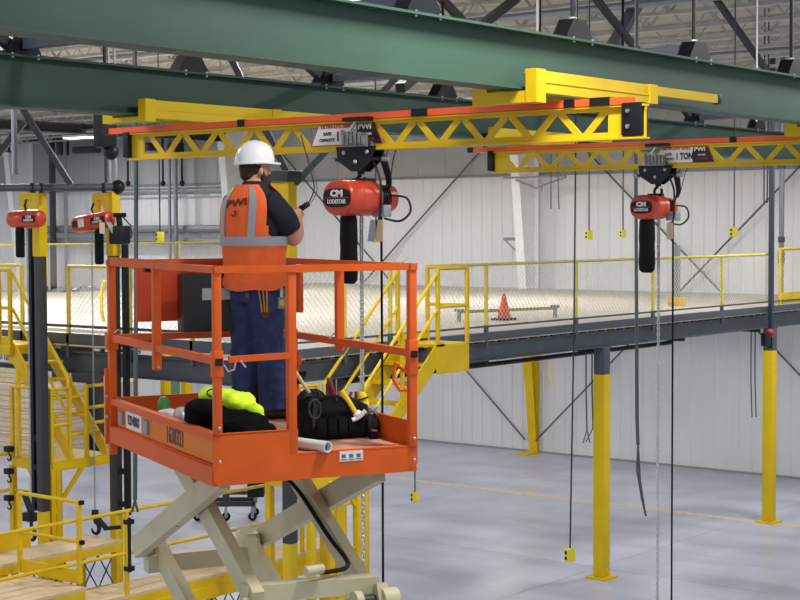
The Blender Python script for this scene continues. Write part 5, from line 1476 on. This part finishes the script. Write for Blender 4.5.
# beard and hair
mb = HB()
mb.ell(HC+hf*.05+V((0, 0, -.08)), (.055, .055, .055), 16, 12).ell(HC+hf*.03+hr*.045+V((0, 0, -.055)), (.035, .025, .05)).ell(HC+hf*.03-hr*.045+V((0, 0, -.055)), (.035, .025, .05)).ell(HC+hf*.075+V((0, 0, -.09)), (.03, .035, .035))
mb.ell(HC+hf*.025+hr*.072+V((0, 0, -.02)), (.017, .014, .045)); mb.ell(HC+hf*.025-hr*.072+V((0, 0, -.02)), (.017, .014, .045)); mb.tube([HC+hf*.086+hr*.03+V((0, 0, -.036)), HC+hf*.095+V((0, 0, -.030)), HC+hf*.086-hr*.03+V((0, 0, -.036))], .009, 8)
mb.build('beard', HAIR, man, voxel=.008, sm=1, fn=lambda c: c+V((noise.noise(c*60), noise.noise(c*60+V((3, 3, 3))), noise.noise(c*60+V((8, 1, 1)))))*.004)
mb = HB(); mb.ell(HC-hf*.024+V((0, 0, .018)), (.092, .088, .08), 18, 12); mb.ell(HC-hf*.012+hr*.05+V((0, 0, .012)), (.055, .045, .045)); mb.ell(HC-hf*.05+V((0, 0, -.025)), (.062, .068, .055))
mb.build('hair', HAIR, man, voxel=.009, sm=1, fn=lambda c: c+V((noise.noise(c*60), noise.noise(c*60+V((3, 3, 3))), 0))*.003)
# hard hat
hb = V((-.038, .015, 1.748)); hat = HB(); n = 32
tl = hf*.10+V((0, 0, -.0))
rings = [(.004, .148, 0), (.03, .147, 0), (.07, .138, 0), (.105, .118, 0), (.13, .085, 0), (.145, .045, 0), (.149, .012, 0)]
for z_, r_, _ in rings:
    for k in range(n):
        a_ = 2*math.pi*k/n; cc, ss = math.cos(a_), math.sin(a_)
        hat.pt(hb+hf*(cc*r_*.93)+hr*(ss*r_*.82)+V((0, 0, z_*1.05+cc*r_*.05)))
for i in range(len(rings)-1):
    for k in range(n): hat.f.append((i*n+k, i*n+(k+1) % n, (i+1)*n+(k+1) % n, (i+1)*n+k))
hat.f.append(tuple(range((len(rings)-1)*n, len(rings)*n)))
h_ = hat.build('hard_hat', HAT, man)
br_ = HB()
for sc_, z_ in ((1.0, -.004), (1.0, .008)):
    for k in range(n):
        a_ = 2*math.pi*k/n; cc, ss = math.cos(a_), math.sin(a_)
        rr = .144+(.042*max(0, cc)**3)
        br_.pt(hb+hf*(cc*rr)+hr*(ss*.131)+V((0, 0, z_+cc*rr*.05-.012*max(0, cc)**2)))
for sc_, z_ in ((.93, -.004), (.93, .008)):
    for k in range(n):
        a_ = 2*math.pi*k/n; br_.pt(hb+hf*(math.cos(a_)*.136)+hr*(math.sin(a_)*.118)+V((0, 0, z_)))
for k in range(n):
    k2 = (k+1) % n
    br_.f += [(k, k2, n+k2, n+k), (n+k, n+k2, 3*n+k2, 3*n+k), (2*n+k, 2*n+k2, k2, k)]
sub(h_, br_, 'brim', HAT)
rg = HB()
for o_ in (-.035, 0, .035):
    pts = []
    for k in range(9):
        a_ = math.radians(22+k*17)
        pts.append(hb+hf*(math.cos(a_)*.131)+hr*(o_*(1 if o_ else 1))+V((0, 0, .002+math.sin(a_)*(.149-abs(o_)*.25))))
    rg.tube(pts, .007 if o_ else .010, 6)
sub(h_, rg, 'ridge', HAT)
# shirt: navy, with sleeves down to the elbows
mb = HB()
mb.tube([TC+V((0, 0, z)) for z in (.90, 1.0, 1.15, 1.3, 1.43, 1.51, 1.565, 1.60)], [(.19, .148), (.192, .15), (.20, .155), (.212, .15), (.217, .142), (.19, .12), (.125, .096), (.09, .082)], 24, side=br)
for sh, el in ((shR, elR), (shL, elL)):
    dd = (el-sh).normalized()
    mb.tube([TC+V((0, 0, 1.40)).lerp(V((0, 0, 1.42)), .5)+(sh-TC)*.4*V((1, 1, 0)).length*0, sh+V((0, 0, -.0)), sh.lerp(el, .3), sh.lerp(el, .55), sh.lerp(el, .74)], [.07, .093, .094, .090, .084], 16)
mb.tube([TC+V((.006, .008, 1.57)), TC+V((.01, .012, 1.622))], [.088, .082], 18)
mb.build('shirt', NAVY, man, voxel=.011, sm=2, fn=lambda c: c+V((noise.noise(c*14), noise.noise(c*14+V((3, 3, 3))), noise.noise(c*14+V((8, 1, 1)))))*.006)
# vest
vs = HB()
nt_, nz = 72, 26; zz0, zz1 = .895, 1.50
vest = HB()
def hole(t, z):
    """armhole: open near the two sides above the chest line"""
    dd = min(abs(t), abs(t-2*math.pi), abs(t-math.pi))
    return z > 1.235 and dd < .46+ .14*min(1, (z-1.235)/.12)
grid = {}
for o_ in (0, 1):
    for i in range(nz+8):
        z = zz0+(1.602-zz0)*i/(nz+7)
        a, b_ = prof(z)
        for k in range(nt_):
            t = 2*math.pi*k/nt_
            w_ = .007*noise.noise(V((math.cos(t)*3, math.sin(t)*3, z*8)))+.005*noise.noise(V((math.cos(t)*7, math.sin(t)*7, z*16)))
            zo = (.012*math.sin(t*2+.5)+.008*math.sin(t*5)) if i == 0 else 0
            grid[o_, i, k] = vest.pt(tor(z+zo, t, a, b_, .014+w_-(.006 if o_ else 0)+(.012 if z < .97 else 0)))
NZ = nz+8
ok = lambda i, k: not hole(2*math.pi*(k+.5)/nt_, zz0+(1.602-zz0)*(i+.5)/(NZ-1))
for i in range(NZ-1):
    for k in range(nt_):
        k2 = (k+1) % nt_
        if ok(i, k):
            vest.f.append((grid[0, i, k], grid[0, i, k2], grid[0, i+1, k2], grid[0, i+1, k]))
            vest.f.append((grid[1, i+1, k], grid[1, i+1, k2], grid[1, i, k2], grid[1, i, k]))
            if i == 0: vest.f.append((grid[0, i, k], grid[1, i, k], grid[1, i, k2], grid[0, i, k2]))
            if i == NZ-2: vest.f.append((grid[0, i+1, k2], grid[1, i+1, k2], grid[1, i+1, k], grid[0, i+1, k]))
            if not ok(i, (k+1) % nt_): vest.f.append((grid[0, i, k2], grid[1, i, k2], grid[1, i+1, k2], grid[0, i+1, k2]))
            if not ok(i, k-1): vest.f.append((grid[0, i+1, k], grid[1, i+1, k], grid[1, i, k], grid[0, i, k]))
            if i < NZ-2 and not ok(i+1, k): vest.f.append((grid[0, i+1, k], grid[0, i+1, k2], grid[1, i+1, k2], grid[1, i+1, k]))
            if i > 0 and not ok(i-1, k): vest.f.append((grid[0, i, k2], grid[0, i, k], grid[1, i, k], grid[1, i, k2]))
ve = vest.build('hi_vis_vest', VEST, man, fix=False)
sub(ve, patch(0, 2*math.pi, 1.185, 1.25, .022, 60, 3), 'reflective_band', SILV)
bk = -math.pi/2      # middle of the back
for t0, t1 in ((bk+.42, bk+.64), (bk-.66, bk-.44)):
    sub(ve, patch(t0, t1, 1.25, 1.585, .021, 4, 12), 'reflective_strap', SILV)
# dark print on the back
a_, b2 = prof(1.42); 
o0 = MM @ tor(1.425, bk, a_, b2, .026)
xdv = (MM.to_3x3() @ br); 
for s_, sz, dz, ws in (('PWI', .07, 0, 1.25),):
    pr_ = text_mb(s_, sz, (0, 0, 0), (1, 0, 0), (0, 1, 0), ws, .001, .002)
    q = MB()
    for p in pr_.v:
        t = bk-.02+p.x/.21; z = 1.475+p.y+p.x*.12; aa, bb = prof(z)
        q.v.append(MM @ tor(z, t, aa, bb, .0225+p.z))
    q.f = pr_.f
    sub(ve, q, 'back_print', mat('maroon_print', (96, 22, 24), .7), smooth=False)
hk = HB(); aa, bb = prof(1.38)
hk.tube([tor(1.425, bk, aa, bb, .024), tor(1.40, bk+.02, aa, bb, .024), tor(1.385, bk-.06, aa, bb, .024), tor(1.40, bk-.13, aa, bb, .024)], .004, 6).tube([tor(1.415, bk+.03, aa, bb, .024), tor(1.42, bk-.02, aa, bb, .024)], .006, 6)
sub(ve, hk, 'printed_hook', mat('maroon_print', (96, 22, 24), .7))
# trousers
mb = HB()
mb.tube([TC+V((0, 0, z)) for z in (.80, .86, .93, .985)], [(.175, .145), (.19, .155), (.188, .152), (.182, .148)], 22, side=br)
for hp, kn, ft in ((hipR, knR, feetR), (hipL, knL, feetL)):
    mb.tube([hp+V((0, 0, .04)), hp+V((0, 0, -.06)), hp.lerp(kn, .55), kn, kn.lerp(ft, .4), kn.lerp(ft, .8), ft+V((0, 0, .05))], [(.10, .12), (.115, .13), (.108, .112), (.095, .098), (.093, .095), (.092, .095), (.094, .10)], 16, side=br)
def den(c):
    q = V((c.x*10, c.y*10, c.z*24))
    rg = 1-abs(noise.noise(q))*2
    return c+V((noise.noise(c*12), noise.noise(c*12+V((3, 3, 3))), 0))*.010+V((c.x, c.y, 0)).normalized()*rg*.006
tr = mb.build('trousers', DENIM, man, voxel=.012, sm=2, fn=den)
sub(tr, patch(bk+.30, bk+.44, .835, .868, .0, 3, 3), 'brown_patch', mat('brown_patch', (120, 84, 52), .8))
po = HB().tube([V((.035, -.165, .86)), V((.04, -.17, .76)), V((.045, -.16, .70))], [(.045, .014), (.04, .016), (.02, .012)], 10, side=(1, 0, 0)).build('tool_pouch', mat('brown_pouch', (96, 56, 40), .7, var=.3, scale=30), man)
mb = HB()
for o_ in (-.03, .0, .025): mb.tube([V((.03+o_, -.185, .90)), V((.04+o_*.6, -.188, .74))], .006, 6)
sub(po, mb, 'pouch_tool', mat('brass', (190, 150, 80), .4, metal=.6))
po = HB().bbox((.125, -.15, .76), (.18, -.125, .84), .008).build('key_tag', PIPE, man)
sub(po, HB().bbox((.138, -.155, .78), (.167, -.15, .82), .002), 'tag_badge', YEL2)
HB().tube([V((.14, -.13, .92)), V((.15, -.14, .88)), V((.15, -.14, .84))], .012, 8).build('key_clip', CHROME, man)
# boots
for ft, sg in ((feetR, 1), (feetL, -1)):
    dr = V((.78, .62, 0)).normalized()
    mb = HB(); mb.ell(ft+V((0, 0, .05))+dr*-.02, (.055, .055, .05)); mb.ell(ft+dr*.06+V((0, 0, .04)), (.085, .08, .045)); mb.ell(ft+dr*.14+V((0, 0, .035)), (.06, .058, .038)); mb.tube([ft+V((0, 0, .04)), ft+V((0, 0, .17))], .058, 14)
    b_o = mb.build('boot', BOOT, man, voxel=.010, sm=1)
    mb = HB(); mb.ell(ft+dr*-.02+V((0, 0, .012)), (.058, .056, .013)); mb.ell(ft+dr*.09+V((0, 0, .012)), (.1, .09, .013)); mb.ell(ft+dr*.15+V((0, 0, .012)), (.062, .06, .013))
    sub(b_o, mb, 'sole', BLACK, voxel=.008)
# the controller in his hands
rc = wrR+V((.03, .075, .075))
t = thing('remote_controller', 'small black wired controller held in front by the worker', 'controller', MM @ rc)
c_ = HB().tube([rc+V((-.06, .03, -.03)), rc+V((-.01, .01, .0)), rc+V((.04, -.01, .03))], [(.018, .026), (.022, .028), (.02, .022)], 10).build('case', BLACKM, t)
e0 = MM @ (rc+V((.03, -.01, .03)))
e1 = at(314, 185, d=11.2); e2 = at(309, 165, d=11.4); e3 = at(301, 135, d=11.9)
MB().tube(curve([e0, at(306, 207, d=11.1), at(312, 196, d=11.15), e1, e2, at(305, 150, d=11.6), e3]), .005, 6).tube(curve([e0, at(310, 204, d=11.1), at(317, 190, d=11.2), at(313, 170, d=11.4), at(303, 145, d=11.8)]), .003, 6).build('control_cable', HOSE, t)
for px, lb in ((296, 'thin dark cable hanging beside the worker from the near crane'),):
    pass
